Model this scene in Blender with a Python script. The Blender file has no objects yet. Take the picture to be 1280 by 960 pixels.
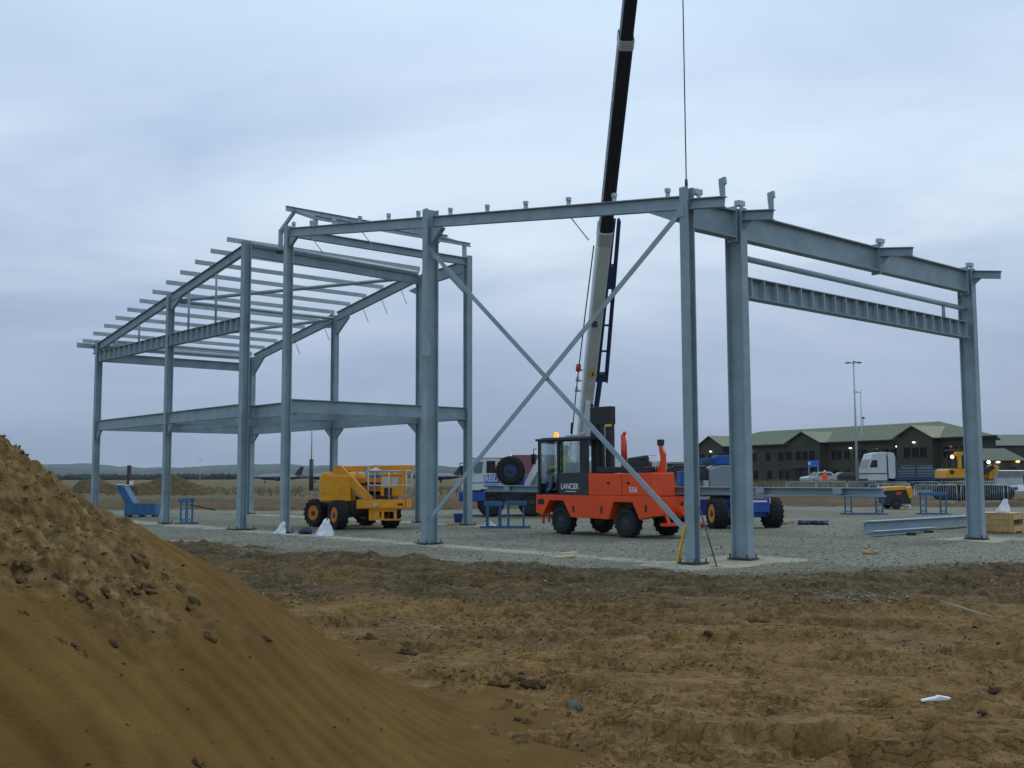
import bpy, bmesh, math, random
import numpy as np
from mathutils import Vector, Matrix

random.seed(11)
R = math.radians
SC = bpy.context.scene
COL = SC.collection

# ------------------------------------------------------------------ camera
EYE, FOC, PITCH, ROLL, YAW = 1.65, 1328.0, 4.974, 0.207, 40.873
cd = bpy.data.cameras.new('camera')
cd.sensor_width = 36.0
cd.lens = FOC / 1280.0 * 36.0
cd.clip_start, cd.clip_end = 0.1, 20000.0
cam = bpy.data.objects.new('camera', cd)
cam.matrix_world = (Matrix.Translation((0, 0, EYE)) @ Matrix.Rotation(R(90 + PITCH), 4, 'X')
                    @ Matrix.Rotation(R(-ROLL), 4, 'Z'))
COL.objects.link(cam)
SC.camera = cam

# ------------------------------------------------------------------ sky, sun, exposure
SUN_EL, SUN_AZ = 36.0, 52.0            # azimuth clockwise from +Y (north)
W = bpy.data.worlds.new('World')
SC.world = W
W.use_nodes = True
nt = W.node_tree
nt.nodes.clear()
def N(tree, kind, **kw):
    n = tree.nodes.new(kind)
    for k, v in kw.items():
        if k == 'op': n.operation = v
        else: setattr(n, k, v)
    return n
def build_sky():
    L = nt.links.new
    out = N(nt, 'ShaderNodeOutputWorld')
    sky = N(nt, 'ShaderNodeTexSky')
    sky.sky_type = 'NISHITA'
    sky.sun_disc = False
    sky.sun_elevation = R(SUN_EL)
    sky.sun_rotation = R(SUN_AZ)
    bg1 = N(nt, 'ShaderNodeBackground'); bg1.inputs['Strength'].default_value = 0.06
    L(sky.outputs[0], bg1.inputs['Color'])
    tc = N(nt, 'ShaderNodeTexCoord')
    sep = N(nt, 'ShaderNodeSeparateXYZ'); L(tc.outputs['Generated'], sep.inputs[0])
    def math_(op, a, b=None):
        m = N(nt, 'ShaderNodeMath', op=op)
        for i, v in enumerate((a, b)):
            if v is None: continue
            if isinstance(v, (int, float)): m.inputs[i].default_value = v
            else: L(v, m.inputs[i])
        return m.outputs[0]
    zc = math_('MAXIMUM', sep.outputs['Z'], 0.0)
    den = math_('ADD', zc, 0.22)
    comb = N(nt, 'ShaderNodeCombineXYZ')
    L(math_('DIVIDE', sep.outputs['X'], den), comb.inputs[0])
    L(math_('DIVIDE', sep.outputs['Y'], den), comb.inputs[1])
    comb.inputs[2].default_value = 0.37
    mp = N(nt, 'ShaderNodeMapping'); mp.inputs['Scale'].default_value = (0.9, 1.5, 1.0)
    mp.inputs['Location'].default_value = SKY_SHIFT
    L(comb.outputs[0], mp.inputs[0])
    n1 = N(nt, 'ShaderNodeTexNoise'); n1.inputs['Scale'].default_value = 0.95
    n1.inputs['Detail'].default_value = 6.0; n1.inputs['Roughness'].default_value = 0.52
    n1.inputs['Distortion'].default_value = 0.35
    L(mp.outputs[0], n1.inputs['Vector'])
    r1 = N(nt, 'ShaderNodeValToRGB')
    r1.color_ramp.elements[0].position = 0.36; r1.color_ramp.elements[1].position = 0.66
    L(n1.outputs['Fac'], r1.inputs[0])
    grad_lo = N(nt, 'ShaderNodeValToRGB')       # the greyer parts of the overcast, by height
    e = grad_lo.color_ramp.elements
    e[0].position = 0.0; e[0].color = (0.238, 0.322, 0.462, 1)
    e[1].position = 0.50; e[1].color = (0.58, 0.76, 0.98, 1)
    m_ = e.new(0.13); m_.color = (0.385, 0.485, 0.655, 1)
    m_ = e.new(0.26); m_.color = (0.455, 0.585, 0.795, 1)
    L(zc, grad_lo.inputs[0])
    grad_hi = N(nt, 'ShaderNodeValToRGB')       # the brighter parts
    e = grad_hi.color_ramp.elements
    e[0].position = 0.0; e[0].color = (0.285, 0.375, 0.53, 1)
    e[1].position = 0.50; e[1].color = (0.67, 0.86, 1.06, 1)
    m_ = e.new(0.10); m_.color = (0.45, 0.55, 0.74, 1)
    m_ = e.new(0.20); m_.color = (0.75, 0.87, 1.01, 1)
    L(zc, grad_hi.inputs[0])
    mx = N(nt, 'ShaderNodeMix', data_type='RGBA')
    L(r1.outputs[0], mx.inputs[0]); L(grad_lo.outputs[0], mx.inputs[6]); L(grad_hi.outputs[0], mx.inputs[7])
    bg2 = N(nt, 'ShaderNodeBackground'); bg2.inputs['Strength'].default_value = 1.0
    L(mx.outputs[2], bg2.inputs['Color'])
    ms = N(nt, 'ShaderNodeMixShader'); ms.inputs[0].default_value = 0.93
    L(bg1.outputs[0], ms.inputs[1]); L(bg2.outputs[0], ms.inputs[2])
    L(ms.outputs[0], out.inputs['Surface'])
SKY_SHIFT = (1.4, 0.35, 0.0)
build_sky()
sd = bpy.data.lights.new('sun', 'SUN')
sd.energy = 1.0
sd.angle = R(13)
sd.color = (1.0, 0.95, 0.88)
sun = bpy.data.objects.new('sun', sd)
_d = Vector((math.sin(R(SUN_AZ)) * math.cos(R(SUN_EL)), math.cos(R(SUN_AZ)) * math.cos(R(SUN_EL)), math.sin(R(SUN_EL))))
sun.rotation_euler = _d.to_track_quat('Z', 'Y').to_euler()
sun.location = _d * 200
COL.objects.link(sun)
SC.view_settings.view_transform = 'Standard'
SC.view_settings.look = 'None'
SC.view_settings.exposure = 0.0
SC.view_settings.gamma = 1.0
SC.view_settings.use_curve_mapping = False

# ------------------------------------------------------------------ materials
def mat_base(name):
    m = bpy.data.materials.new(name); m.use_nodes = True
    t = m.node_tree
    return m, t, t.nodes['Principled BSDF']
def noise(t, vec, scale, detail=4, rough=0.55, dist=0.0):
    n = N(t, 'ShaderNodeTexNoise')
    n.inputs['Scale'].default_value = scale; n.inputs['Detail'].default_value = detail
    n.inputs['Roughness'].default_value = rough; n.inputs['Distortion'].default_value = dist
    if vec is not None: t.links.new(vec, n.inputs['Vector'])
    return n.outputs['Fac']
def ramp(t, fac, *stops):
    r = N(t, 'ShaderNodeValToRGB'); e = r.color_ramp.elements
    e[0].position, e[0].color = stops[0][0], (*stops[0][1], 1)
    e[1].position, e[1].color = stops[-1][0], (*stops[-1][1], 1)
    for p, c in stops[1:-1]:
        k = e.new(p); k.color = (*c, 1)
    t.links.new(fac, r.inputs[0])
    return r.outputs[0]
def mixc(t, fac, a, b, blend='MIX'):
    m = N(t, 'ShaderNodeMix', data_type='RGBA'); m.blend_type = blend
    for s, v in ((0, fac), (6, a), (7, b)):
        if isinstance(v, (int, float)): m.inputs[s].default_value = v
        elif isinstance(v, tuple): m.inputs[s].default_value = (*v, 1)
        else: t.links.new(v, m.inputs[s])
    return m.outputs[2]
def bump(t, b, h, strength=0.3, dist=0.02):
    n = N(t, 'ShaderNodeBump'); n.inputs['Strength'].default_value = strength; n.inputs['Distance'].default_value = dist
    t.links.new(h, n.inputs['Height']); t.links.new(n.outputs[0], b.inputs['Normal'])
def fmul(t, a, k):
    m = N(t, 'ShaderNodeMath', op='MULTIPLY'); t.links.new(a, m.inputs[0])
    if isinstance(k, (int, float)): m.inputs[1].default_value = k
    else: t.links.new(k, m.inputs[1])
    return m.outputs[0]
def frange(t, a, lo, hi):
    m = N(t, 'ShaderNodeMapRange'); t.links.new(a, m.inputs[0])
    m.inputs[1].default_value = lo; m.inputs[2].default_value = hi
    return m.outputs[0]
def S(c, k): return tuple(min(1, x * k) for x in c)
MATS = {}
def paint(name, col, rough=0.5, metal=0.0, var=0.25, scale=2.5, dirt=0.25, dirtcol=(0.13, 0.10, 0.065), spec=0.4):
    """painted or bare surface with uneven tone, dusty patches and small scuffs"""
    m, t, b = mat_base(name)
    tc = N(t, 'ShaderNodeTexCoord'); v = tc.outputs['Object']
    n1 = noise(t, v, scale, 5, 0.6)
    c = ramp(t, n1, (0.25, S(col, 1 - var)), (0.75, S(col, 1 + var)))
    n2 = noise(t, v, scale * 2.7, 6, 0.7, 0.6)
    f = fmul(t, frange(t, n2, 0.48, 0.75), dirt)
    c = mixc(t, f, c, dirtcol)
    t.links.new(c, b.inputs['Base Color'])
    r = N(t, 'ShaderNodeMapRange'); t.links.new(n2, r.inputs[0])
    r.inputs[3].default_value = max(0.05, rough - 0.12); r.inputs[4].default_value = min(1, rough + 0.2)
    t.links.new(r.outputs[0], b.inputs['Roughness'])
    b.inputs['Metallic'].default_value = metal
    b.inputs['Specular IOR Level'].default_value = spec
    bump(t, b, noise(t, v, scale * 9, 3), 0.08, 0.01)
    MATS[name] = m
    return m
def emit(name, col, strength):
    m, t, b = mat_base(name)
    b.inputs['Base Color'].default_value = (*S(col, 0.6), 1)
    b.inputs['Emission Color'].default_value = (*col, 1)
    b.inputs['Emission Strength'].default_value = strength
    MATS[name] = m
    return m
def glassy(name, tint=(0.75, 0.82, 0.82), rough=0.03, alpha=0.55):
    m, t, b = mat_base(name)
    t.nodes.remove(b)
    o = t.nodes['Material Output']
    tr = N(t, 'ShaderNodeBsdfTransparent'); tr.inputs[0].default_value = (*tint, 1)
    gl = N(t, 'ShaderNodeBsdfGlossy'); gl.inputs['Roughness'].default_value = rough
    fr = N(t, 'ShaderNodeFresnel'); fr.inputs[0].default_value = 1.5
    mx = N(t, 'ShaderNodeMixShader')
    a = N(t, 'ShaderNodeMath', op='MULTIPLY_ADD'); t.links.new(fr.outputs[0], a.inputs[0]); a.inputs[1].default_value = 0.45; a.inputs[2].default_value = 0.0
    t.links.new(a.outputs[0], mx.inputs[0]); t.links.new(tr.outputs[0], mx.inputs[1]); t.links.new(gl.outputs[0], mx.inputs[2])
    t.links.new(mx.outputs[0], o.inputs[0])
    MATS[name] = m
    return m

STEEL = paint('steel_primer', (0.245, 0.325, 0.368), 0.5, 0.0, 0.20, 1.6, 0.28, (0.21, 0.225, 0.22))
STEEL2 = paint('steel_primer_pale', (0.275, 0.355, 0.40), 0.5, 0.0, 0.15, 1.3, 0.14, (0.2, 0.19, 0.17))
GALV = paint('galvanised_steel', (0.37, 0.44, 0.475), 0.45, 0.15, 0.16, 5.0, 0.1, (0.3, 0.3, 0.3))
DARKSTEEL = paint('dark_steel', (0.04, 0.042, 0.045), 0.5, 0.1, 0.3, 4, 0.2)
YELLOW = paint('lift_yellow', (0.74, 0.315, 0.010), 0.4, 0, 0.15, 2.0, 0.5, (0.26, 0.12, 0.025))
YELLOW2 = paint('plant_yellow', (0.70, 0.33, 0.012), 0.45, 0, 0.15, 2.0, 0.3, (0.2, 0.12, 0.03))
ORANGE = paint('loader_orange', (0.80, 0.075, 0.010), 0.42, 0, 0.12, 1.6, 0.42, (0.30, 0.075, 0.03))
RIMORANGE = paint('rim_orange', (0.60, 0.17, 0.01), 0.5, 0, 0.2, 6, 0.3)
BLACK = paint('black_paint', (0.018, 0.021, 0.025), 0.45, 0, 0.3, 3, 0.15, (0.06, 0.05, 0.04))
SLATE = paint('cab_slate', (0.030, 0.038, 0.045), 0.45, 0, 0.2, 3, 0.15, (0.06, 0.05, 0.04))
RUBBER = paint('tyre_rubber', (0.022, 0.024, 0.027), 0.85, 0, 0.3, 5, 0.45, (0.08, 0.065, 0.045), 0.2)
BLUE = paint('trestle_blue', (0.032, 0.125, 0.27), 0.55, 0, 0.25, 4, 0.35)
BLUE2 = paint('machine_blue', (0.015, 0.075, 0.33), 0.42, 0, 0.18, 3, 0.15)
NAVY = paint('jib_navy', (0.018, 0.045, 0.14), 0.45, 0, 0.2, 3, 0.1)
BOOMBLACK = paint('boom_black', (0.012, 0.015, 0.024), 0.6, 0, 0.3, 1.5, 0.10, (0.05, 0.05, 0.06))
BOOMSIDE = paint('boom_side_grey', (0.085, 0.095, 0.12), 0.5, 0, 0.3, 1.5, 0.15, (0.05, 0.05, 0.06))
BOOMWHITE = paint('boom_white', (0.60, 0.65, 0.66), 0.45, 0, 0.10, 1.5, 0.3, (0.36, 0.39, 0.40))
WHITE = paint('white_paint', (0.68, 0.70, 0.70), 0.4, 0, 0.06, 2, 0.18, (0.35, 0.33, 0.28))
TRUCKWHITE = paint('truck_white', (0.52, 0.55, 0.55), 0.45, 0, 0.1, 1.2, 0.4, (0.28, 0.26, 0.22))
MACHGREY = paint('machine_grey', (0.235, 0.275, 0.305), 0.45, 0, 0.1, 2, 0.15)
PALEGREY = paint('pale_grey', (0.45, 0.47, 0.48), 0.5, 0, 0.1, 2, 0.2)
CONCRETE = paint('concrete', (0.33, 0.30, 0.22), 0.95, 0, 0.28, 1.6, 0.75, (0.19, 0.165, 0.115), 0.15)
TIMBER = paint('timber', (0.46, 0.30, 0.13), 0.75, 0, 0.25, 4, 0.25, (0.2, 0.13, 0.07), 0.25)
TIMBERPALE = paint('timber_pale', (0.55, 0.45, 0.30), 0.8, 0, 0.2, 4, 0.25, (0.2, 0.15, 0.1), 0.2)
BAGWHITE = paint('bag_plastic', (0.70, 0.72, 0.74), 0.4, 0, 0.08, 6, 0.12, (0.4, 0.38, 0.33))
WALLBROWN = paint('station_wall', (0.060, 0.060, 0.046), 0.8, 0, 0.1, 0.4, 0.15, (0.08, 0.07, 0.05), 0.2)
ROOFOLIVE = paint('station_roof', (0.150, 0.172, 0.098), 0.6, 0, 0.10, 0.25, 0.15, (0.15, 0.15, 0.10), 0.3)
ROOFDARK = paint('far_roof', (0.085, 0.115, 0.08), 0.7, 0, 0.1, 0.25, 0.15)
MAROON = paint('shed_roof_maroon', (0.105, 0.022, 0.026), 0.6, 0, 0.15, 1, 0.2, (0.07, 0.03, 0.03))
PANEDARK = paint('far_window_glass', (0.004, 0.005, 0.008), 0.35, 0, 0.2, 1, 0.0, spec=0.12)
GLASSDARK = paint('window_glass', (0.012, 0.015, 0.018), 0.08, 0, 0.2, 1, 0.0, spec=0.5)
TEAL = paint('tinted_glass', (0.10, 0.20, 0.21), 0.1, 0, 0.15, 1, 0.0, spec=0.6)
HIVIS = paint('hi_vis_lime', (0.38, 0.72, 0.03), 0.8, 0, 0.15, 8, 0.05)
HIORANGE = paint('hi_vis_orange', (0.90, 0.11, 0.02), 0.8, 0, 0.1, 8, 0.05)
SKIN = paint('skin', (0.42, 0.24, 0.17), 0.6, 0, 0.05, 8, 0.0)
TROUSER = paint('work_trousers', (0.16, 0.18, 0.19), 0.85, 0, 0.15, 8, 0.1)
HAIR = paint('dark_hair', (0.03, 0.02, 0.015), 0.7, 0, 0.1, 8, 0.0)
CARSILVER = paint('car_silver', (0.45, 0.48, 0.49), 0.3, 0.3, 0.05, 2, 0.1)
CARDARK = paint('car_dark', (0.03, 0.03, 0.036), 0.3, 0.1, 0.1, 2, 0.15)
PLANEDARK = paint('plane_dark', (0.022, 0.026, 0.05), 0.4, 0, 0.1, 1, 0.0)
HILLMAT = paint('hill_green', (0.052, 0.078, 0.070), 0.95, 0, 0.35, 0.012, 0.4, (0.085, 0.095, 0.065), 0.1)
WOODMAT = paint('far_wood', (0.030, 0.042, 0.038), 0.95, 0, 0.3, 0.05, 0.2, (0.05, 0.06, 0.04), 0.1)
BLADE = paint('blade_steel', (0.42, 0.45, 0.47), 0.4, 0.3, 0.15, 2, 0.3, (0.3, 0.27, 0.22))
LAMPWARM = emit('lamp_lit', (1.0, 0.93, 0.72), 6.0)
LAMPAMBER = emit('lamp_amber', (1.0, 0.62, 0.18), 5.0)
BEACON = emit('beacon_amber', (1.0, 0.30, 0.02), 1.6)
REDLAMP = paint('red_lens', (0.55, 0.05, 0.03), 0.3, 0, 0.1, 3, 0)
SIGNYELLOW = paint('sign_yellow', (0.80, 0.48, 0.02), 0.5, 0, 0.05, 3, 0.1)
SIGNBLUE = paint('sign_blue', (0.025, 0.15, 0.55), 0.5, 0, 0.05, 3, 0.05)
TARP = paint('dark_blue_fabric', (0.022, 0.035, 0.085), 0.7, 0, 0.3, 6, 0.2)
CABGLASS = glassy('cab_glass', (0.93, 0.97, 0.96))

# ------------------------------------------------------------------ mesh helpers
class MB:
    def __init__(s, M=None):
        s.bm = bmesh.new(); s.M = M or Matrix.Identity(4); s.mi = 0
    def v(s, co): return s.bm.verts.new(s.M @ Vector(co))
    def f(s, vs, smooth=False):
        try: f = s.bm.faces.new(vs)
        except ValueError: return None
        f.material_index = s.mi; f.smooth = smooth
        return f
    def loft(s, rings, cap=True, smooth=False, close=True):
        rs = [[s.v(c) for c in r] for r in rings]
        n = len(rs[0])
        for a, b in zip(rs, rs[1:]):
            for i in range(n if close else n - 1):
                j = (i + 1) % n
                s.f((a[i], a[j], b[j], b[i]), smooth)
        if cap:
            s.f(list(reversed(rs[0]))); s.f(rs[-1])
        return s
    def box(s, x0, x1, y0, y1, z0, z1):
        q = lambda z: [(x0, y0, z), (x1, y0, z), (x1, y1, z), (x0, y1, z)]
        return s.loft([q(z0), q(z1)])
    def cbox(s, c, d):
        return s.box(c[0]-d[0]/2, c[0]+d[0]/2, c[1]-d[1]/2, c[1]+d[1]/2, c[2]-d[2]/2, c[2]+d[2]/2)
    def prism(s, poly, a, b, axis='y'):
        """outline in the other two axes, pushed from a to b along axis"""
        def P(p, t): return {'y': (p[0], t, p[1]), 'x': (t, p[0], p[1]), 'z': (p[0], p[1], t)}[axis]
        return s.loft([[P(p, a) for p in poly], [P(p, b) for p in poly]])
    def sect(s, p0, p1, prof, up=(0, 0, 1)):
        """profile (side, up) swept from p0 to p1"""
        p0, p1 = Vector(p0), Vector(p1)
        d = (p1 - p0).normalized(); up = Vector(up)
        sd = d.cross(up)
        if sd.length < 1e-4: up = Vector((0, 1, 0)); sd = d.cross(up)
        sd.normalize(); u = sd.cross(d).normalized()
        return s.loft([[p0 + sd*a + u*b for a, b in prof], [p1 + sd*a + u*b for a, b in prof]])
    def ibeam(s, p0, p1, d, w, tw=0.014, tf=0.022, up=(0, 0, 1), top=True):
        """top=True: the line p0-p1 is the middle of the top face"""
        o = -d if top else -d/2
        h, a = w/2, tw/2
        pr = [(-h, 0), (h, 0), (h, tf), (a, tf), (a, d-tf), (h, d-tf), (h, d), (-h, d), (-h, d-tf), (-a, d-tf), (-a, tf), (-h, tf)]
        return s.sect(p0, p1, [(x, y+o) for x, y in pr], up)
    def cbeam(s, p0, p1, d, w, t=0.012, up=(0, 0, 1), side=1):
        pr = [(0, -d), (w, -d), (w, -d+t), (t, -d+t), (t, -t), (w, -t), (w, 0), (0, 0)]
        pr = [(x*side, y) for x, y in pr]
        if side < 0: pr.reverse()
        return s.sect(p0, p1, pr, up)
    def bar(s, p0, p1, w, h, up=(0, 0, 1)):
        return s.sect(p0, p1, [(-w/2, -h/2), (w/2, -h/2), (w/2, h/2), (-w/2, h/2)], up)
    def tube(s, p0, p1, r, n=10, r1=None):
        r1 = r if r1 is None else r1
        p0, p1 = Vector(p0), Vector(p1); d = (p1-p0).normalized()
        a = d.orthogonal().normalized(); b = d.cross(a)
        q = lambda p, r: [p + (a*math.cos(2*math.pi*i/n) + b*math.sin(2*math.pi*i/n))*r for i in range(n)]
        return s.loft([q(p0, r), q(p1, r1)], True, True)
    def path(s, pts, r, n=8):
        for a, b in zip(pts, pts[1:]): s.tube(a, b, r, n)
        return s
    def lathe(s, prof, c=(0, 0, 0), axis='y', n=24, smooth=True, cap=True):
        """profile of (radius, along-axis)"""
        rings = []
        for r, t in prof:
            rg = []
            for i in range(n):
                a = 2*math.pi*i/n; ca, sa = math.cos(a)*r, math.sin(a)*r
                rg.append({'y': (c[0]+ca, c[1]+t, c[2]+sa), 'x': (c[0]+t, c[1]+ca, c[2]+sa), 'z': (c[0]+ca, c[1]+sa, c[2]+t)}[axis])
            rings.append(rg)
        return s.loft(rings, cap, smooth)
    def blob(s, c, d, seed=0, rough=0.25, sub=2):
        r = bmesh.ops.create_icosphere(s.bm, subdivisions=sub, radius=1.0)
        rnd = random.Random(seed)
        ph = [rnd.uniform(0, 6) for _ in range(9)]
        for v in r['verts']:
            p = v.co.copy()
            k = 1 + rough*(math.sin(p.x*3+ph[0])*math.sin(p.y*4+ph[1]) + 0.6*math.sin(p.z*6+ph[2]+p.x*5) + 0.5*rnd.uniform(-1, 1))
            v.co = s.M @ Vector((c[0]+p.x*d[0]*k, c[1]+p.y*d[1]*k, c[2]+p.z*d[2]*k))
        for f in {f for v in r['verts'] for f in v.link_faces}: f.material_index = s.mi; f.smooth = True
        return s
    def done(s, name, mats, parent=None, bevel=0.0, loc=None, flat=False):
        bmesh.ops.recalc_face_normals(s.bm, faces=s.bm.faces[:])
        if flat:
            for f in s.bm.faces: f.smooth = False
        me = bpy.data.meshes.new(name); s.bm.to_mesh(me); s.bm.free()
        for m in (mats if isinstance(mats, (list, tuple)) else [mats]): me.materials.append(m)
        o = bpy.data.objects.new(name, me); COL.objects.link(o)
        if parent: o.parent = parent
        if loc: o.location = loc
        if bevel:
            b = o.modifiers.new('bevel', 'BEVEL'); b.width = bevel; b.segments = 2; b.limit_method = 'ANGLE'; b.angle_limit = R(40)
        return o
def tag(o, label=None, cat=None, group=None, kind=None):
    for k, v in (('label', label), ('category', cat), ('group', group), ('kind', kind)):
        if v: o[k] = v
    return o
def thing(name, label, cat, loc=(0, 0, 0), rz=0.0, group=None):
    o = bpy.data.objects.new(name, None); COL.objects.link(o)
    o.empty_display_size = 0.3
    o.location = loc; o.rotation_euler = (0, 0, R(rz))
    return tag(o, label, cat, group)
def dup_part(o, parent, loc=None, rot=None):
    c = o.copy(); COL.objects.link(c); c.parent = parent
    if loc is not None: c.location = loc
    if rot is not None: c.rotation_euler = rot
    for ch in list(o.children):
        k = ch.copy(); COL.objects.link(k); k.parent = c
    return c
def dup(root, loc, rz=None, label=None):
    r = root.copy(); COL.objects.link(r); r.location = loc
    if rz is not None: r.rotation_euler = (0, 0, R(rz))
    if label: r['label'] = label
    for ch in list(root.children): dup_part(ch, r)
    return r
def frozen(o):
    """apply modifiers / turn text into mesh"""
    dg = bpy.context.evaluated_depsgraph_get(); dg.update()
    me = bpy.data.meshes.new_from_object(o.evaluated_get(dg))
    n = bpy.data.objects.new(o.name, me); COL.objects.link(n)
    n.parent = o.parent; n.matrix_local = o.matrix_local.copy()
    nm = o.name; bpy.data.objects.remove(o); n.name = nm
    return n
def text(name, body, size, mat, parent, M, depth=0.004, squash=1.0):
    cu = bpy.data.curves.new(name, 'FONT'); cu.body = body; cu.size = size; cu.extrude = depth
    cu.align_x = 'CENTER'; cu.align_y = 'CENTER'; cu.offset = size*0.02
    o = bpy.data.objects.new(name, cu); COL.objects.link(o); o.parent = parent
    o.matrix_local = M @ Matrix.Diagonal((squash, 1, 1, 1))
    n = frozen(o); n.data.materials.clear(); n.data.materials.append(mat)
    return n
FACE_NEG_Y = Matrix.Rotation(R(90), 4, 'X')          # lettering that faces -Y, reading along +X

def gp(px, py, z=0.0):
    """point at height z seen at a place in the 1280x960 picture"""
    a, b = (px-640)/FOC, (480-py)/FOC
    c, s_ = math.cos(R(ROLL)), math.sin(R(ROLL))
    x, v = a*c + b*s_, -a*s_ + b*c
    cp, sp = math.cos(R(PITCH)), math.sin(R(PITCH))
    d = Vector((x, cp - v*sp, sp + v*cp))
    t = (z-EYE)/d.z
    return Vector((d.x*t, d.y*t, z))
def az(px, y):
    """x of a picture column at depth y"""
    return (px-640)/FOC*y*0.9975
def zz(py, y):
    return EYE + y*math.tan(R(PITCH) + math.atan((480-py)/FOC))

# ------------------------------------------------------------------ numpy noise and terrain
def _h(ix, iy, seed):
    n = (ix.astype(np.int64)*374761393 + iy.astype(np.int64)*668265263 + seed*982451653) & 0x7fffffff
    n = ((n ^ (n >> 13))*1274126177) & 0x7fffffff
    return ((n ^ (n >> 16)) & 0xffff)/65535.0
def vnoise(x, y, seed=0):
    ix, iy = np.floor(x), np.floor(y); fx, fy = x-ix, y-iy
    fx = fx*fx*fx*(fx*(fx*6-15)+10); fy = fy*fy*fy*(fy*(fy*6-15)+10)
    a, b = _h(ix, iy, seed), _h(ix+1, iy, seed); c, d = _h(ix, iy+1, seed), _h(ix+1, iy+1, seed)
    return (a*(1-fx)+b*fx)*(1-fy) + (c*(1-fx)+d*fx)*fy - 0.5
def fbm(x, y, sc, oc=4, seed=0, gain=0.5):
    t, a, f = 0, 1.0, sc
    for i in range(oc):
        t = t + a*vnoise(x*f + 17.3*i, y*f - 9.1*i, seed+i); a *= gain; f *= 2.03
    return t
def sm(x, a, b):
    t = np.clip((x-a)/(b-a), 0, 1); return t*t*(3-2*t)
PAD = [(-26, 43), (-9.0, 27.2), (-3.65, 23.1), (-1.3, 21.3), (0.9, 20.0), (2.9, 18.7), (5.0, 18.9), (9.9, 20.6), (32, 27),
       (44, 50), (25, 53.5), (11, 57), (-9, 52), (-26, 56)]
def pad_sd(x, y):
    """signed distance to the gravel pad (positive inside)"""
    d = np.full(x.shape, 1e9); ins = np.zeros(x.shape, bool)
    n = len(PAD)
    for i in range(n):
        (ax, ay), (bx, by) = PAD[i], PAD[(i+1) % n]
        ex, ey = bx-ax, by-ay
        t = np.clip(((x-ax)*ex + (y-ay)*ey)/(ex*ex+ey*ey), 0, 1)
        d = np.minimum(d, np.hypot(x-ax-t*ex, y-ay-t*ey))
        c = ((ay > y) != (by > y)) & (x < (bx-ax)*(y-ay)/((by-ay) if by != ay else 1e-9) + ax)
        ins ^= c
    return np.where(ins, d, -d)
FRONT = np.array([(-14, 30.8), (-9, 26.8), (-3.65, 22.6), (0.3, 19.4), (2.9, 17.8), (5.0, 17.6), (9.9, 19.2), (20, 22.5)], float)
def track(x, y, pts, width):
    """tyre or crawler track along a polyline: (across, along) coordinates, nan outside"""
    pts = np.array(pts, float)
    best = np.full(x.shape, 1e9); al = np.zeros(x.shape); acc = 0.0; sg = np.zeros(x.shape)
    for (ax, ay), (bx, by) in zip(pts, pts[1:]):
        ex, ey = bx-ax, by-ay; L = math.hypot(ex, ey)
        t = np.clip(((x-ax)*ex + (y-ay)*ey)/(L*L), 0, 1)
        d = np.hypot(x-ax-t*ex, y-ay-t*ey)
        m = d < best
        best = np.where(m, d, best); al = np.where(m, acc + t*L, al)
        sg = np.where(m, np.sign((x-ax)*ey - (y-ay)*ex), sg)
        acc += L
    return best, al, sg
TRACKS = [([(-6, 21.5), (0, 17.2), (4, 16.0), (9, 16.8), (18, 19.5)], 0.30),
          ([(-6, 19.6), (0, 15.4), (4, 14.2), (9, 15.0), (18, 17.4)], 0.30),
          ([(-1, 13.2), (3, 12.4), (7, 13.2), (12, 15.6)], 0.26),
          ([(1.2, 4.0), (2.6, 7.4), (5.4, 10.4), (10.5, 13.2)], 0.24),
          ([(2.6, 3.6), (4.1, 6.6), (7.0, 9.2), (12, 11.6)], 0.24),
          ([(1.0, 10.2), (3.4, 9.6), (6, 10.0), (10, 11.6)], 0.22),
          ([(0.6, 7.0), (2.4, 6.3), (5, 6.4), (9, 7.4)], 0.2)]
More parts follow.
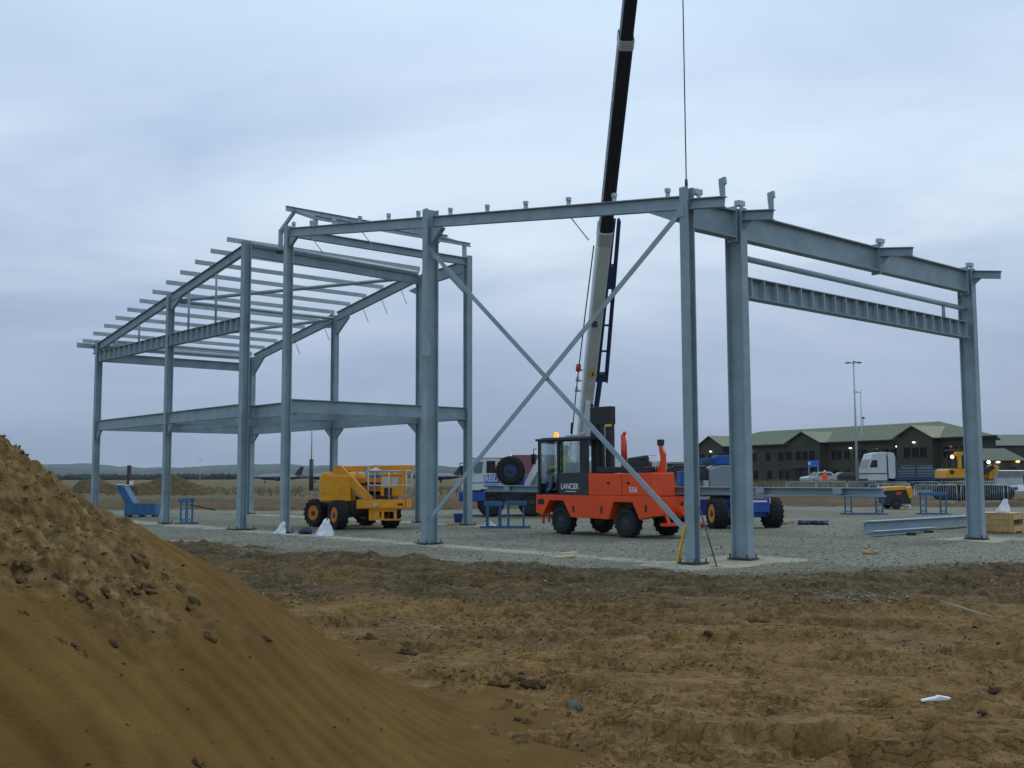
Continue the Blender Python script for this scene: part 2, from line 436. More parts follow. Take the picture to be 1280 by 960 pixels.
def ground_fields(x, y):
    sd = pad_sd(x, y) + 0.9*fbm(x, y, 0.55, 4, 3) + 0.5*fbm(x, y, 2.3, 3, 8)
    gravel = sm(sd, -1.1 - 0.9*sm(x, 0, 6), 0.6)
    r = np.hypot(x, y)
    near = 1 - sm(r, 60, 130)
    soil = 1 - gravel
    h = gravel*(0.020*fbm(x, y, 1.1, 4, 5) + 0.012*near*vnoise(x*9, y*9, 6))
    # disturbed soil: rough clods near the pad edge, smoother sand nearer the camera
    fd, _, _ = track(x, y, FRONT, 1)
    berm = np.exp(-(fd/1.5)**2)*sm(sd, 0.5, -0.8)
    lump = fbm(x, y, 1.1, 5, 21, 0.55)
    fine = fbm(x, y, 6.0, 4, 33, 0.6)
    bl = berm*(0.30 + 0.70*sm(-x, -1.0, 4.0))
    tiny = fbm(x, y, 19.0, 3, 35, 0.65)
    patch = sm(fbm(x, y, 0.42, 3, 44), -0.08, 0.2)
    rough = soil*near*(0.05 + 1.0*bl + 0.50*patch)
    h = h + soil*near*(0.09*fbm(x, y, 0.35, 3, 50) - 0.05) + rough*(0.13*lump*(0.25+bl) + 0.065*fine + 0.030*tiny) + soil*near*0.005*tiny
    # thin flaky ledges of trodden sand
    led = fbm(x*0.8 + 0.3*y, y*1.25, 1.5, 5, 61, 0.58)
    h = h + soil*near*(0.045*sm(led, 0.0, 0.035) + 0.03*sm(led, 0.2, 0.225) + 0.03*sm(led, -0.2, -0.18))*(1-0.5*bl)
    # tracks with lug prints
    for pts, w in TRACKS:
        d, al, sg = track(x, y, pts, w)
        d = d + 0.05*fbm(x, y, 1.7, 2, 71)
        ins = sm(d, w*1.05, w*0.8)*soil
        lug = np.sin(2*math.pi*(al/0.24 + d/0.55))
        keep = sm(fbm(x, y, 0.8, 2, 75), -0.32, 0.02)
        h = h - ins*keep*(0.05 - 0.020*lug*sm(lug, -0.2, 0.5)) + np.exp(-((d-w*1.25)/0.08)**2)*soil*keep*0.045
    # a scraped trough between the pad edge and the open sand
    h = h + soil*near*0.12*bl*(0.5 + lump)
    # ground beyond the site: rises a little to the right, humps to the left
    far = sm(y, 82, 112)
    h = h + far*0.62*sm(x, 0, 20) + 0.25*sm(r, 55, 75)*(1-sm(r, 300, 600))*fbm(x, y, 0.09, 4, 91)*sm(-x, -30, 0)
    h = h - 0.15*sm(r, 500, 2500)
    grass = sm(r + 9*fbm(x, y, 0.08, 3, 13), 82, 100)*(0.5 + 0.5*sm(fbm(x, y, 0.12, 3, 15), -0.15, 0.1))
    clay = np.clip(sm(y + 1.6*fbm(x, y, 0.4, 3, 18), 12.8, 15.8)*(0.72 + 0.6*fbm(x, y, 0.7, 3, 16))*near + berm*0.5 + 0.30*sm(fbm(x, y, 0.33, 4, 17), 0.08, 0.3)*soil + 0.8*sm(r, 45, 55)*soil*sm(fbm(x*0.4, y, 0.2, 3, 19), -0.25, 0.15), 0, 1)
    return h, gravel, grass, clay
def grid_mesh(name, X, Y, Z, cols=None, wrap=False):
    n, m = X.shape
    me = bpy.data.meshes.new(name)
    co = np.stack([X, Y, Z], -1).reshape(-1, 3).astype(np.float32)
    idx = np.arange(n*m).reshape(n, m)
    q = np.stack([idx[:-1, :-1], idx[:-1, 1:], idx[1:, 1:], idx[1:, :-1]], -1).reshape(-1, 4)
    if wrap:
        w = np.stack([idx[:-1, -1], idx[:-1, 0], idx[1:, 0], idx[1:, -1]], -1).reshape(-1, 4)
        q = np.concatenate([q, w])
    return fill_mesh(me, co, q, cols)
def fill_mesh(me, co, faces, cols=None, smooth=True):
    k = faces.shape[1]
    me.vertices.add(len(co)); me.vertices.foreach_set('co', np.ascontiguousarray(co, np.float32).ravel())
    me.loops.add(faces.size); me.loops.foreach_set('vertex_index', np.ascontiguousarray(faces, np.int32).ravel())
    me.polygons.add(len(faces)); me.polygons.foreach_set('loop_start', np.arange(0, faces.size, k, dtype=np.int32))
    me.polygons.foreach_set('loop_total', np.full(len(faces), k, np.int32))
    me.polygons.foreach_set('use_smooth', np.full(len(faces), smooth, bool))
    if cols is not None:
        at = me.color_attributes.new('cover', 'FLOAT_COLOR', 'POINT')
        at.data.foreach_set('color', np.ascontiguousarray(cols, np.float32).ravel())
    me.update(calc_edges=True); me.validate()
    return me
def ground_height(x, y):
    return float(ground_fields(np.array([float(x)]), np.array([float(y)]))[0][0])

def ground_material():
    m, t, b = mat_base('ground_soil_and_gravel')
    tc = N(t, 'ShaderNodeTexCoord'); v = tc.outputs['Object']
    at = N(t, 'ShaderNodeAttribute', attribute_name='cover')
    sp = N(t, 'ShaderNodeSeparateColor'); t.links.new(at.outputs['Color'], sp.inputs[0])
    big, mid, fin = noise(t, v, 0.45, 5, 0.6), noise(t, v, 2.6, 6, 0.65, 0.4), noise(t, v, 28, 4, 0.7)
    sand = ramp(t, mid, (0.30, (0.120, 0.066, 0.019)), (0.5, (0.188, 0.108, 0.033)), (0.70, (0.265, 0.165, 0.058)))
    sand = mixc(t, fmul(t, frange(t, big, 0.45, 0.7), 0.5), sand, (0.158, 0.086, 0.026))
    clay = ramp(t, mid, (0.3, (0.046, 0.032, 0.015)), (0.52, (0.092, 0.064, 0.030)), (0.72, (0.170, 0.122, 0.062)))
    c = mixc(t, sp.outputs[2], sand, clay)
    vo = N(t, 'ShaderNodeTexVoronoi'); vo.inputs['Scale'].default_value = 17.0; t.links.new(v, vo.inputs['Vector'])
    vs = N(t, 'ShaderNodeSeparateColor'); t.links.new(vo.outputs['Color'], vs.inputs[0])
    grav = ramp(t, vs.outputs[0], (0.0, (0.120, 0.132, 0.100)), (0.55, (0.205, 0.222, 0.174)), (1.0, (0.33, 0.35, 0.285)))
    grav = mixc(t, fmul(t, frange(t, mid, 0.42, 0.72), 0.65), grav, (0.170, 0.150, 0.095))
    grav = mixc(t, fmul(t, frange(t, big, 0.42, 0.66), 0.45), grav, (0.235, 0.245, 0.19))
    grav = mixc(t, fmul(t, sp.outputs[2], 0.55), grav, (0.150, 0.128, 0.080))
    gf = N(t, 'ShaderNodeMath', op='MULTIPLY_ADD', use_clamp=True)      # gravel thins out stone by stone
    t.links.new(sp.outputs[0], gf.inputs[0]); gf.inputs[1].default_value = 2.2
    k = N(t, 'ShaderNodeMath', op='MULTIPLY_ADD'); t.links.new(vs.outputs[1], k.inputs[0]); k.inputs[1].default_value = -1.2; k.inputs[2].default_value = 0.0
    t.links.new(k.outputs[0], gf.inputs[2])
    c = mixc(t, gf.outputs[0], c, grav)
    gr = ramp(t, noise(t, v, 0.7, 6, 0.7), (0.3, (0.085, 0.075, 0.036)), (0.55, (0.15, 0.125, 0.065)), (0.75, (0.22, 0.19, 0.11)))
    c = mixc(t, sp.outputs[1], c, gr)
    c = mixc(t, fmul(t, frange(t, fin, 0.52, 0.72), 0.55), c, (0.050, 0.037, 0.022))
    f2 = noise(t, v, 9.0, 5, 0.75, 0.8)
    c = mixc(t, fmul(t, frange(t, f2, 0.53, 0.66), 0.45), c, (0.062, 0.042, 0.022))
    c = mixc(t, fmul(t, frange(t, f2, 0.47, 0.36), 0.30), c, (0.30, 0.225, 0.125))
    t.links.new(c, b.inputs['Base Color'])
    b.inputs['Roughness'].default_value = 0.93; b.inputs['Specular IOR Level'].default_value = 0.15
    hgt = N(t, 'ShaderNodeMath', op='ADD')
    t.links.new(fmul(t, fin, 0.55), hgt.inputs[0])
    t.links.new(fmul(t, fmul(t, vo.outputs['Distance'], -1.0), sp.outputs[0]), hgt.inputs[1])
    # thin trodden ledges and small clods, finer than the mesh
    mp = N(t, 'ShaderNodeMapping'); mp.inputs['Scale'].default_value = (0.75, 1.25, 1.0); t.links.new(v, mp.inputs[0])
    ln = noise(t, mp.outputs[0], 1.7, 7, 0.62, 0.5)
    steps = ramp(t, ln, (0.40, (0, 0, 0)), (0.412, (0.3, 0.3, 0.3)), (0.48, (0.34, 0.34, 0.34)), (0.49, (0.62, 0.62, 0.62)), (0.56, (0.66, 0.66, 0.66)), (0.572, (1, 1, 1)))
    cl = N(t, 'ShaderNodeTexVoronoi'); cl.inputs['Scale'].default_value = 11.0; t.links.new(v, cl.inputs['Vector'])
    clv = frange(t, cl.outputs['Distance'], 0.35, 0.0)
    clv = fmul(t, clv, frange(t, f2, 0.5, 0.62))
    pm = frange(t, noise(t, mp.outputs[0], 0.85, 4, 0.6, 0.3), 0.43, 0.60)
    inv = N(t, 'ShaderNodeMath', op='SUBTRACT'); inv.inputs[0].default_value = 1.0; t.links.new(sp.outputs[0], inv.inputs[1])
    a1 = N(t, 'ShaderNodeMath', op='ADD'); t.links.new(fmul(t, steps, 2.0), a1.inputs[0]); t.links.new(fmul(t, fmul(t, clv, 2.0), pm), a1.inputs[1])
    a2 = N(t, 'ShaderNodeMath', op='ADD'); t.links.new(fmul(t, a1.outputs[0], inv.outputs[0]), a2.inputs[0]); t.links.new(hgt.outputs[0], a2.inputs[1])
    bump(t, b, a2.outputs[0], 0.9, 0.035)
    return m
GROUND = ground_material()
def build_ground():
    a1 = np.linspace(-36, 36, 820)
    a2 = np.linspace(36, 324, 90)[1:-1]
    ang = np.radians(np.concatenate([a1, a2]))
    rad = np.concatenate([np.geomspace(0.4, 3.4, 14)[:-1], np.geomspace(3.4, 60, 560)[:-1], np.geomspace(60, 9000, 110)])
    A, Rr = np.meshgrid(ang, rad)
    X, Y = np.sin(A)*Rr, np.cos(A)*Rr
    h, g, gr, cl = ground_fields(X, Y)
    cl = np.where(g > 0.5, sm(fbm(X*0.654-Y*0.756, (X*0.756+Y*0.654)*2.2, 0.16, 4, 23) + 0.4*fbm(X, Y, 0.9, 3, 24), -0.02, 0.30), cl)
    cols = np.stack([g, gr, cl, np.ones_like(g)], -1).reshape(-1, 4)
    me = grid_mesh('ground', X, Y, h, cols, wrap=True)
    me.materials.append(GROUND)
    o = bpy.data.objects.new('ground', me); COL.objects.link(o)
    tag(o, kind='structure')
build_ground()

# ------------------------------------------------------------------ sand mound
MC = (-7.0, 6.2)
def mound_h(x, y):
    dx, dy = x-MC[0], y-MC[1]
    r = np.hypot(dx, dy*1.0); th = np.arctan2(dy, dx)
    foot = 7.0 + 0.35*np.sin(th*2+0.6) + 0.8*fbm(np.cos(th)*3, np.sin(th)*3, 0.8, 3, 5)
    s = foot - r
    h = 0.62*s
    h = np.where(s < 1.2, 0.26*np.maximum(s, -0.6)**2*np.sign(s) + 0.0*s, 0.62*s - 0.37)
    h = h + 0.22*np.maximum(0, s-2.7) + 0.17*np.exp(-((s-1.75)/1.05)**2)
    top = 4.2 - 0.25*fbm(x, y, 0.8, 3, 9)
    h = np.where(h > top-0.8, top-0.8+0.8*np.tanh((h-top+0.8)/0.8), h)
    up = sm(h + 0.8*fbm(x, y, 0.7, 4, 12), 0.85, 1.5)               # the rough, freshly tipped upper part
    # thin runnels down the slope on the smooth part, warped a little
    w = 0.90*y + 0.43*x + 0.35*fbm(x, y, 0.5, 3, 30)
    ph = 2*math.pi*w/0.19 + 3.0*fbm(x, y, 0.8, 3, 31)
    rip = np.sin(ph) + 0.35*np.sin(2*ph + 0.8)
    rip = rip*(0.5 + 0.5*sm(fbm(x, y, 0.5, 3, 35), -0.2, 0.25))
    h = h + (1-up)*0.021*rip*sm(s, 0.1, 0.9) + (1-up)*0.07*fbm(x, y, 0.6, 3, 37)
    h = h + up*(0.13*fbm(x, y, 1.3, 5, 40, 0.55) + 0.075*fbm(x, y, 6.0, 4, 42, 0.70) + 0.045*fbm(x, y, 22.0, 2, 43))
    h = h + 0.012*fbm(x, y, 9, 3, 46)
    return h, up
def mound_material():
    m, t, b = mat_base('mound_sand')
    tc = N(t, 'ShaderNodeTexCoord'); v = tc.outputs['Object']
    at = N(t, 'ShaderNodeAttribute', attribute_name='cover')
    sp = N(t, 'ShaderNodeSeparateColor'); t.links.new(at.outputs['Color'], sp.inputs[0])
    n1, n2, n3 = noise(t, v, 1.6, 6, 0.6, 0.3), noise(t, v, 9, 6, 0.7), noise(t, v, 60, 3, 0.7)
    lo = ramp(t, n1, (0.3, (0.106, 0.058, 0.016)), (0.55, (0.138, 0.077, 0.021)), (0.75, (0.172, 0.103, 0.031)))
    up = ramp(t, n2, (0.33, (0.058, 0.034, 0.013)), (0.5, (0.135, 0.086, 0.031)), (0.67, (0.24, 0.165, 0.070)))
    c = mixc(t, sp.outputs[0], lo, up)
    c = mixc(t, fmul(t, frange(t, n3, 0.55, 0.8), 0.35), c, (0.07, 0.042, 0.02))
    t.links.new(c, b.inputs['Base Color'])
    b.inputs['Roughness'].default_value = 0.95; b.inputs['Specular IOR Level'].default_value = 0.1
    hh = N(t, 'ShaderNodeMath', op='ADD'); t.links.new(fmul(t, n3, 0.5), hh.inputs[0]); t.links.new(fmul(t, n2, sp.outputs[0]), hh.inputs[1])
    bump(t, b, hh.outputs[0], 0.6, 0.03)
    return m
MOUNDMAT = mound_material()
def build_mound():
    ang = np.radians(np.concatenate([np.linspace(-178, -36, 70)[:-1], np.linspace(-36, 7, 500)]))
    rad = np.geomspace(1.3, 19, 500)
    A, Rd = np.meshgrid(ang, rad)
    X, Y = np.sin(A)*Rd, np.cos(A)*Rd
    h, up = mound_h(X, Y)
    cols = np.stack([up, up*0, up*0, np.ones_like(up)], -1).reshape(-1, 4)
    n, m = X.shape
    idx = np.arange(n*m).reshape(n, m)
    q = np.stack([idx[:-1, :-1], idx[:-1, 1:], idx[1:, 1:], idx[1:, :-1]], -1).reshape(-1, 4)
    hq = h.reshape(-1)[q].max(1)
    q = q[hq > -0.17]
    used = np.unique(q); remap = np.full(n*m, -1); remap[used] = np.arange(len(used))
    co = np.stack([X, Y, h], -1).reshape(-1, 3)[used]
    me = bpy.data.meshes.new('sand_mound')
    fill_mesh(me, co, remap[q], cols[used])
    me.materials.append(MOUNDMAT)
    o = bpy.data.objects.new('sand_mound', me); COL.objects.link(o)
    tag(o, kind='structure')
build_mound()
def surf(x, y):
    a = float(mound_h(np.array([float(x)]), np.array([float(y)]))[0][0])
    return max(a, ground_height(x, y))
def on_surf(px, py):
    """first place on mound or ground along the line of sight"""
    g = gp(px, min(py, 1400), -1.0) if py > 600 else gp(px, 601, -1.0)
    o = Vector((0, 0, EYE)); d = (g-o)
    if py < 600:
        a, b = (px-640)/FOC, (480-py)/FOC
        cp, sp = math.cos(R(PITCH)), math.sin(R(PITCH))
        d = Vector((a, cp - b*sp, sp + b*cp))*14
    ts = np.linspace(2.0/d.length, 1.0, 1500)
    xs, ys, zs = d.x*ts, d.y*ts, EYE + d.z*ts
    a = np.maximum(mound_h(xs, ys)[0], ground_fields(xs, ys)[0])
    k = np.nonzero(zs < a)[0]
    i = k[0] if len(k) else -1
    return Vector((xs[i], ys[i], a[i]))

# ------------------------------------------------------------------ steel building frame (local x = into the depth, y = along the gable)
C1 = (3.361, 19.992)
UA, UB, UC, UD, UE, UF = 0.0, 8.238, 15.439, 18.199, 24.076, 31.174       # gable column lines
VD, VM, VE, VV = 1.511, 6.82, 11.2, 6.915                               # depth lines
MEZ = 3.99
def roof_z(u):
    return 7.0 + u*(9.17-7.0)/UC if u <= UC else 9.17 - (u-UD)*(9.17-7.2)/(UF-UD)
def build_frame():
    T = thing('steel_building', 'bare grey steel frame of a half erected building with mezzanine and open roof', 'steel frame building', (C1[0], C1[1], 0), YAW)
    def col(v, u, top, d, w, web='y', foot=(0.42, 0.42), cap=False):
        b = MB()
        up = (0, 1, 0) if web == 'y' else (1, 0, 0)
        b.ibeam((v, u, 0.05), (v, u, top), d, w, 0.016, 0.024, up, top=False)
        o = b.done('column', STEEL, T)
        p = MB(); p.box(v-foot[0]/2, v+foot[0]/2, u-foot[1]/2, u+foot[1]/2, 0.022, 0.052)
        for sx in (-1, 1):
            for sy in (-1, 1):
                p.tube((v+sx*foot[0]*0.4, u+sy*foot[1]*0.4, 0.02), (v+sx*foot[0]*0.4, u+sy*foot[1]*0.4, 0.13), 0.016, 6)
        p.done('base_plate', DARKSTEEL, o)
        if cap:
            c = MB(); c.box(v-d*0.5-0.003, v+d*0.5+0.003, u-w*0.5-0.003, u+w*0.5+0.003, top, top+0.015); c.done('cap_plate', STEEL, o)
        return o
    # gable line
    c1 = col(0, UA, 7.16, 0.20, 0.20, 'x')
    c2 = col(0, UB, 8.33, 0.36, 0.20, 'x', (0.55, 0.42))
    c3 = col(0, UC, 9.24, 0.23, 0.20, 'x')
    c4 = col(0, UD, 9.24, 0.25, 0.24, 'x', (0.7, 0.7))
    c5 = col(0, UE, roof_z(UE)+0.06, 0.25, 0.20, 'x')
    c6 = col(0, UF, roof_z(UF)+0.06, 0.25, 0.20, 'x')
    # eaves wall
    cD = col(VD, UA, 6.98, 0.40, 0.20, 'y', (0.34, 0.52))
    cE = col(VE, UA, 6.98, 0.40, 0.20, 'y', (0.34, 0.52))
    # second line
    f3 = col(VV, UC, 9.24, 0.25, 0.20, 'y')
    f4 = col(VV, UD, 8.98, 0.30, 0.20, 'y')
    f5 = col(VV, UE, roof_z(UE)-0.1, 0.30, 0.20, 'y')
    f6 = col(VV, UF, roof_z(UF)-0.1, 0.30, 0.20, 'y')
    g = MB(); g.box(-0.19, -0.182, UB-0.20, UB-0.10, 3.78+1.0, 4.05+1.0)     # splice plate part-way up the gable post
    g.box(-0.18-0.012, -0.18, UB-0.24, UB+0.10, 4.62, 4.90); g.done('splice_plate', STEEL2, c2)
    # gable rafters, in lengths between the posts
    def rafter(v, ua, ub, za, zb, d=0.27, w=0.14):
        return MB().ibeam((v, ua, za), (v, ub, zb), d, w, 0.012, 0.018).done('rafter', STEEL, T)
    ra = rafter(0, 0.105, UB-0.105, roof_z(0.1), roof_z(UB-0.1))
    rb = rafter(0, UB+0.105, UC-0.105, roof_z(UB+0.1), roof_z(UC-0.1))
    rc = rafter(0, UD+0.125, UE-0.105, roof_z(UD+0.12), roof_z(UE-0.1), 0.32)
    rd = rafter(0, UE+0.105, UF+0.62, roof_z(UE+0.1), roof_z(UF+0.62), 0.32)
    re_ = rafter(VV, UD+0.155, UE-0.155, roof_z(UD+0.15), roof_z(UE-0.15), 0.36)
    rf = rafter(VV, UE+0.155, UF-0.155, roof_z(UE+0.15), roof_z(UF-0.15), 0.36)
    rg = rafter(VV, UC+0.13, UD-0.155, 9.10, 8.98, 0.42)
    # haunches: triangular plates under beams
    def haunch(par, v, u, z, du, dz, t=0.10, dv=0.0):
        b = MB()
        k = 0 if z < 5 else (0.1406 if u < UC else (0.0 if u < UD else -0.1518))
        if du: b.prism([(u, z+0.004), (u+du, z+0.004+k*du), (u+du, z-0.02+k*du), (u, z-dz)], v-t/2, v+t/2, 'x')
        else: b.prism([(v, z), (v+dv, z), (v, z-dz)], u-t/2, u+t/2, 'y')
        return b.done('haunch', STEEL, par)
    haunch(c2, 0, UB-0.105, roof_z(UB-0.1)-0.30, -0.42, 0.42, 0.14)
    haunch(c2, 0, UB+0.105, roof_z(UB+0.1)-0.27, 0.75, 0.30)
    haunch(c3, 0, UC-0.105, roof_z(UC)-0.30, -0.40, 0.30)
    haunch(c1, 0, 0.105, roof_z(0)-0.27, 0.80, 0.26)
    haunch(c5, 0, UE-0.105, roof_z(UE)-0.32, -0.85, 0.30)
    haunch(f5, VV, UE-0.155, roof_z(UE)-0.40, -0.9, 0.50)
    haunch(f5, VV, UE+0.155, roof_z(UE)-0.44, 0.5, 0.15)
    haunch(f4, VV, UD+0.155, roof_z(UD)-0.60, 0.5, 0.30)
    haunch(f3, VV, UC+0.13, 8.67, 0.9, 0.75)
    haunch(f6, VV, UF-0.155, roof_z(UF)-0.30, -1.0, 0.62)
    # purlin cleats on the near roof slope
    for par, us in ((ra, (0.47, 1.90, 3.25, 4.64, 6.0, 7.42)), (rb, (8.76, 10.1, 11.49, 12.85, 14.1, 15.15))):
        for u in us:
            z = roof_z(u)
            b = MB(); b.box(-0.06, 0.06, u-0.006, u+0.006, z+0.002, z+0.17); b.box(-0.045, 0.045, u-0.04, u+0.04, z+0.10, z+0.175)
            b.done('cleat', GALV, par)
    # eaves plate girder in two lengths, with end plates and top cleats
    for va, vb in ((-0.0, VD-0.105), (VD+0.105, VM-0.012), (VM+0.012, VE-0.105)):
        b = MB(); b.ibeam((va+0.11 if va == 0 else va, 0, 6.93), (vb, 0, 6.93), 0.56, 0.22, 0.014, 0.022)
        o = b.done('eaves_girder', STEEL, T)
        e = MB()
        e.box(vb-0.02, vb+0.004, -0.12, 0.12, 6.30, 7.02)
        e.done('end_plate', STEEL2, o)
    for v in (0.18, VD, VM, VE):
        b = MB(); b.box(v-0.05, v+0.05, -0.16, -0.14, 6.95, 7.12); b.box(v-0.10, v+0.10, -0.17, -0.05, 7.03, 7.13)
        b.done('girder_cleat', GALV, T)
    # outriggers that carry the gutter, and two short posts on their ends
    for i, v in enumerate((0.0, VD, VM, VE)):
        b = MB(); z0 = 6.92
        y0 = -0.105 if i == 0 else (-0.205 if i in (1, 3) else -0.13)
        b.ibeam((v, y0, z0), (v, -0.92, z0-0.115), 0.20, 0.13, 0.012, 0.016)
        if i: b.prism([(y0, z0-0.20), (y0-0.22, z0-0.22), (y0, z0-0.40)], v-0.006, v+0.006, 'x')
        o = b.done('outrigger', STEEL, T)
        if i < 2:
            p = MB(); p.prism([(-0.90, z0-0.11), (-0.82, z0-0.12), (-0.80, z0+0.06), (-0.79, z0+0.23), (-0.93, z0+0.25), (-0.94, z0+0.12), (-0.90, z0+0.11)], v-0.03, v+0.03, 'x')
            p.done('gutter_post', STEEL2, o)
    # rail and stiffened beam of the eaves wall
    MB().tube((VD+0.105, 0, 6.02), (VE-0.105, 0, 5.93), 0.062, 10).done('rail', STEEL2, T)
    MB().tube((9.93, 0, 5.57), (9.93, 0, 5.88), 0.045, 8).done('rail_post', STEEL2, T)
    def stiffened(p0, p1, n, axis):
        b = MB(); d = 0.42
        P0, P1 = Vector(p0), Vector(p1)
        b.ibeam(P0, P1, d, 0.25, 0.012, 0.018)
        o = b.done('stiffened_beam', STEEL, T)
        side = Vector((0, -1, 0)) if axis == 'x' else Vector((-1, 0, 0))
        first = None
        for i in range(n):
            q = P0.lerp(P1, (i+0.5)/n)
            if first is None:
                s = MB(); c = side*0.067
                ax = (P1-P0).normalized()
                s.bar(c + Vector((0, 0, -0.03)), c + Vector((0, 0, -d+0.03)), 0.122 if axis == 'y' else 0.022, 0.022 if axis == 'y' else 0.122, up=(0, 1, 0))
                first = s.done('stiffener', GALV, o, loc=q)
            else: dup_part(first, o, q)
    stiffened((VD+0.105, 0, 5.62), (VE-0.11, 0, 5.57), 22, 'x')
    stiffened((0, UD+0.125, 6.79), (0, UE-0.105, 6.81), 13, 'y')
    stiffened((0, UE+0.105, 6.81), (0, UF-0.105, 6.83), 13, 'y')
    for u in (20.3, 22.45, 26.9, 29.2):
        MB().tube((-0.02, u, 6.80), (-0.02, u, roof_z(u)-0.33), 0.04, 8).done('hanger', STEEL2, T)
    # tie from the corner post to the first portal
    # purlins on the far roof slope
    pu = [18.40 + 1.185*i for i in range(11)] + [31.45]
    for i, u in enumerate(pu):
        z = roof_z(u) + 0.20
        b = MB(); b.cbeam((-0.58, u, z), (VV+0.12, u, z), 0.15, 0.045, 0.008, side=-1)
        b.done('purlin', GALV, T)
        for par, v in ((rc if u < UE else rd, -0.0), (re_ if u < UE else rf, VV)):
            c = MB(); c.box(v-0.05, v+0.05, u+0.002, u+0.014, roof_z(u)+0.002, z-0.01); c.done('cleat', STEEL, par)
    # eaves purlin and rails on the far wall
    MB().cbeam((-0.72, UF+0.55, 7.22), (VV+0.1, UF+0.55, 7.22), 0.2, 0.07, 0.012, side=-1).done('purlin', GALV, T)
    MB().ibeam((0.13, UF, 6.80), (VV-0.11, UF, 6.80), 0.37, 0.16).done('wall_beam', STEEL, T)
    for z in (7.07, 7.32):
        MB().tube((0.13, UF-0.02, z), (VV-0.105, UF-0.02, z), 0.055, 8).done('rail', STEEL2, T)
    # ridge beams
    MB().ibeam((0.125, UC, 9.17), (VV-0.105, UC, 9.17), 0.25, 0.16).done('ridge_beam', STEEL, T)
    MB().ibeam((0.125, UD, 9.10), (VV-0.105, UD, 8.96), 0.33, 0.16).done('ridge_beam', STEEL, T)
    MB().tube((0.125, UD-0.02, 9.19), (VV-0.2, UD-0.02, 9.05), 0.075, 10).done('ridge_tube', GALV, T)
    # round braces in the roof plane
    for (va, ua), (vb, ub) in (((0.13, UE), (VV-0.12, UD+0.25)), ((0.13, UE), (VV-0.12, UE)), ((0.13, UF-0.1), (VV-0.12, UE+0.25))):
        MB().tube((va, ua, roof_z(ua)-0.22), (vb, ub, roof_z(ub)-0.22), 0.065, 10).done('roof_brace', STEEL2, T)
    # sag rods left hanging from the rafters
    for par, v, u in ((ra, 0.02, 3.2), (rb, 0.02, 11.4), (rb, 0.02, 14.2), (re_, VV, 19.7), (re_, VV, 21.0), (re_, VV, 22.3), (rf, VV, 25.2), (rf, VV, 27.6)):
        z = roof_z(u)-0.27 if v < 1 else roof_z(u)+0.1
        MB().tube((v, u, z), (v+0.25, u-0.28, z-(0.5 if v < 1 else 0.95)), 0.014, 6).done('sag_rod', GALV, par)
    # raised ridge vent frame
    def vent():
        b = []
        apex = (16.80, 10.17); kr = (15.50, 9.66); kl = (17.70, 9.66)
        for i, v in enumerate((0.95, VV-0.10)):
            for a, c in ((apex, kr), (apex, kl)):
                MB().bar((v, a[0], a[1]-0.05), (v, c[0], c[1]-0.02), 0.07, 0.12).done('vent_rafter', STEEL2, T)
            MB().bar((v, kr[0], 9.19), (v, kr[0], kr[1]+0.02), 0.12, 0.10, (0, 1, 0)).done('vent_post', STEEL2, T)
            MB().bar((v, kl[0], 8.98), (v, kl[0], kl[1]+0.02), 0.12, 0.10, (0, 1, 0)).done('vent_post', STEEL2, T)
            MB().box(v-0.1, v+0.1, kl[0]-0.14, kl[0]+0.14, 8.90, 8.98).done('vent_shoe', DARKSTEEL, T)
        for u, z, d in ((apex[0], apex[1]+0.06, 0.16), (kr[0], kr[1]+0.06, 0.13), (kl[0], kl[1]+0.03, 0.13)):
            MB().cbeam((0.62 if u == apex[0] else 0.90, u, z), (VV+0.15, u, z), d, 0.07, 0.012).done('vent_purlin', GALV, T)
    vent()
    # crossed braces on the gable
    b = MB(); b.bar((-0.06, UB-0.1, 7.25), (-0.06, UA+0.10, 0.62), 0.012, 0.11, (0, 0, 1)); b.bar((-0.02, UB-0.1, 7.25), (-0.02, UA+0.10, 0.62), 0.08, 0.012, (0, 0, 1)); b.done('cross_brace', STEEL2, T)
    b = MB(); b.bar((-0.085, UA+0.05, 6.72), (-0.085, UB-0.1, 0.62), 0.012, 0.11, (0, 0, 1)); b.bar((-0.045, UA+0.05, 6.72), (-0.045, UB-0.1, 0.62), 0.075, 0.012, (0, 0, 1)); b.done('cross_brace', STEEL2, T)
    MB().box(-0.078, -0.07, UA-0.02, UA+0.18, 0.52, 0.70).done('gusset', STEEL, T)
    MB().box(-0.115, -0.10, UA-0.02, UA+0.16, 6.58, 6.78).done('gusset', STEEL, T)
    # mezzanine
    def mez(p0, p1, d=0.41, w=0.17, z=MEZ):
        return MB().ibeam((*p0, z), (*p1, z), d, w, 0.012, 0.02).done('mezzanine_beam', STEEL, T)
    mez((0, UD+0.125), (0, UE-0.105)); mez((0, UE+0.105), (0, UF-0.105))
    mez((0.125, UC), (VV-0.105, UC)); mez((0.13, UD), (VV-0.105, UD), z=MEZ-0.03); mez((0.13, UE), (VV-0.105, UE), 0.36, z=MEZ-0.04); mez((0.13, UF), (VV-0.105, UF), 0.36, z=MEZ-0.04)
    mez((0.35, UC+0.09), (0.35, UD-0.09), z=MEZ-0.055)
    mez((VV, UC+0.13), (VV, UD-0.155)); mez((VV, UD+0.155), (VV, UE-0.155)); mez((VV, UE+0.155), (VV, UF-0.155))
    mez((3.45, UC+0.09), (3.45, UD-0.09), 0.3, 0.14, MEZ-0.05); mez((3.45, UD+0.09), (3.45, UE-0.09), 0.3, 0.14, MEZ-0.05); mez((3.45, UE+0.09), (3.45, UF-0.09), 0.3, 0.14, MEZ-0.05)
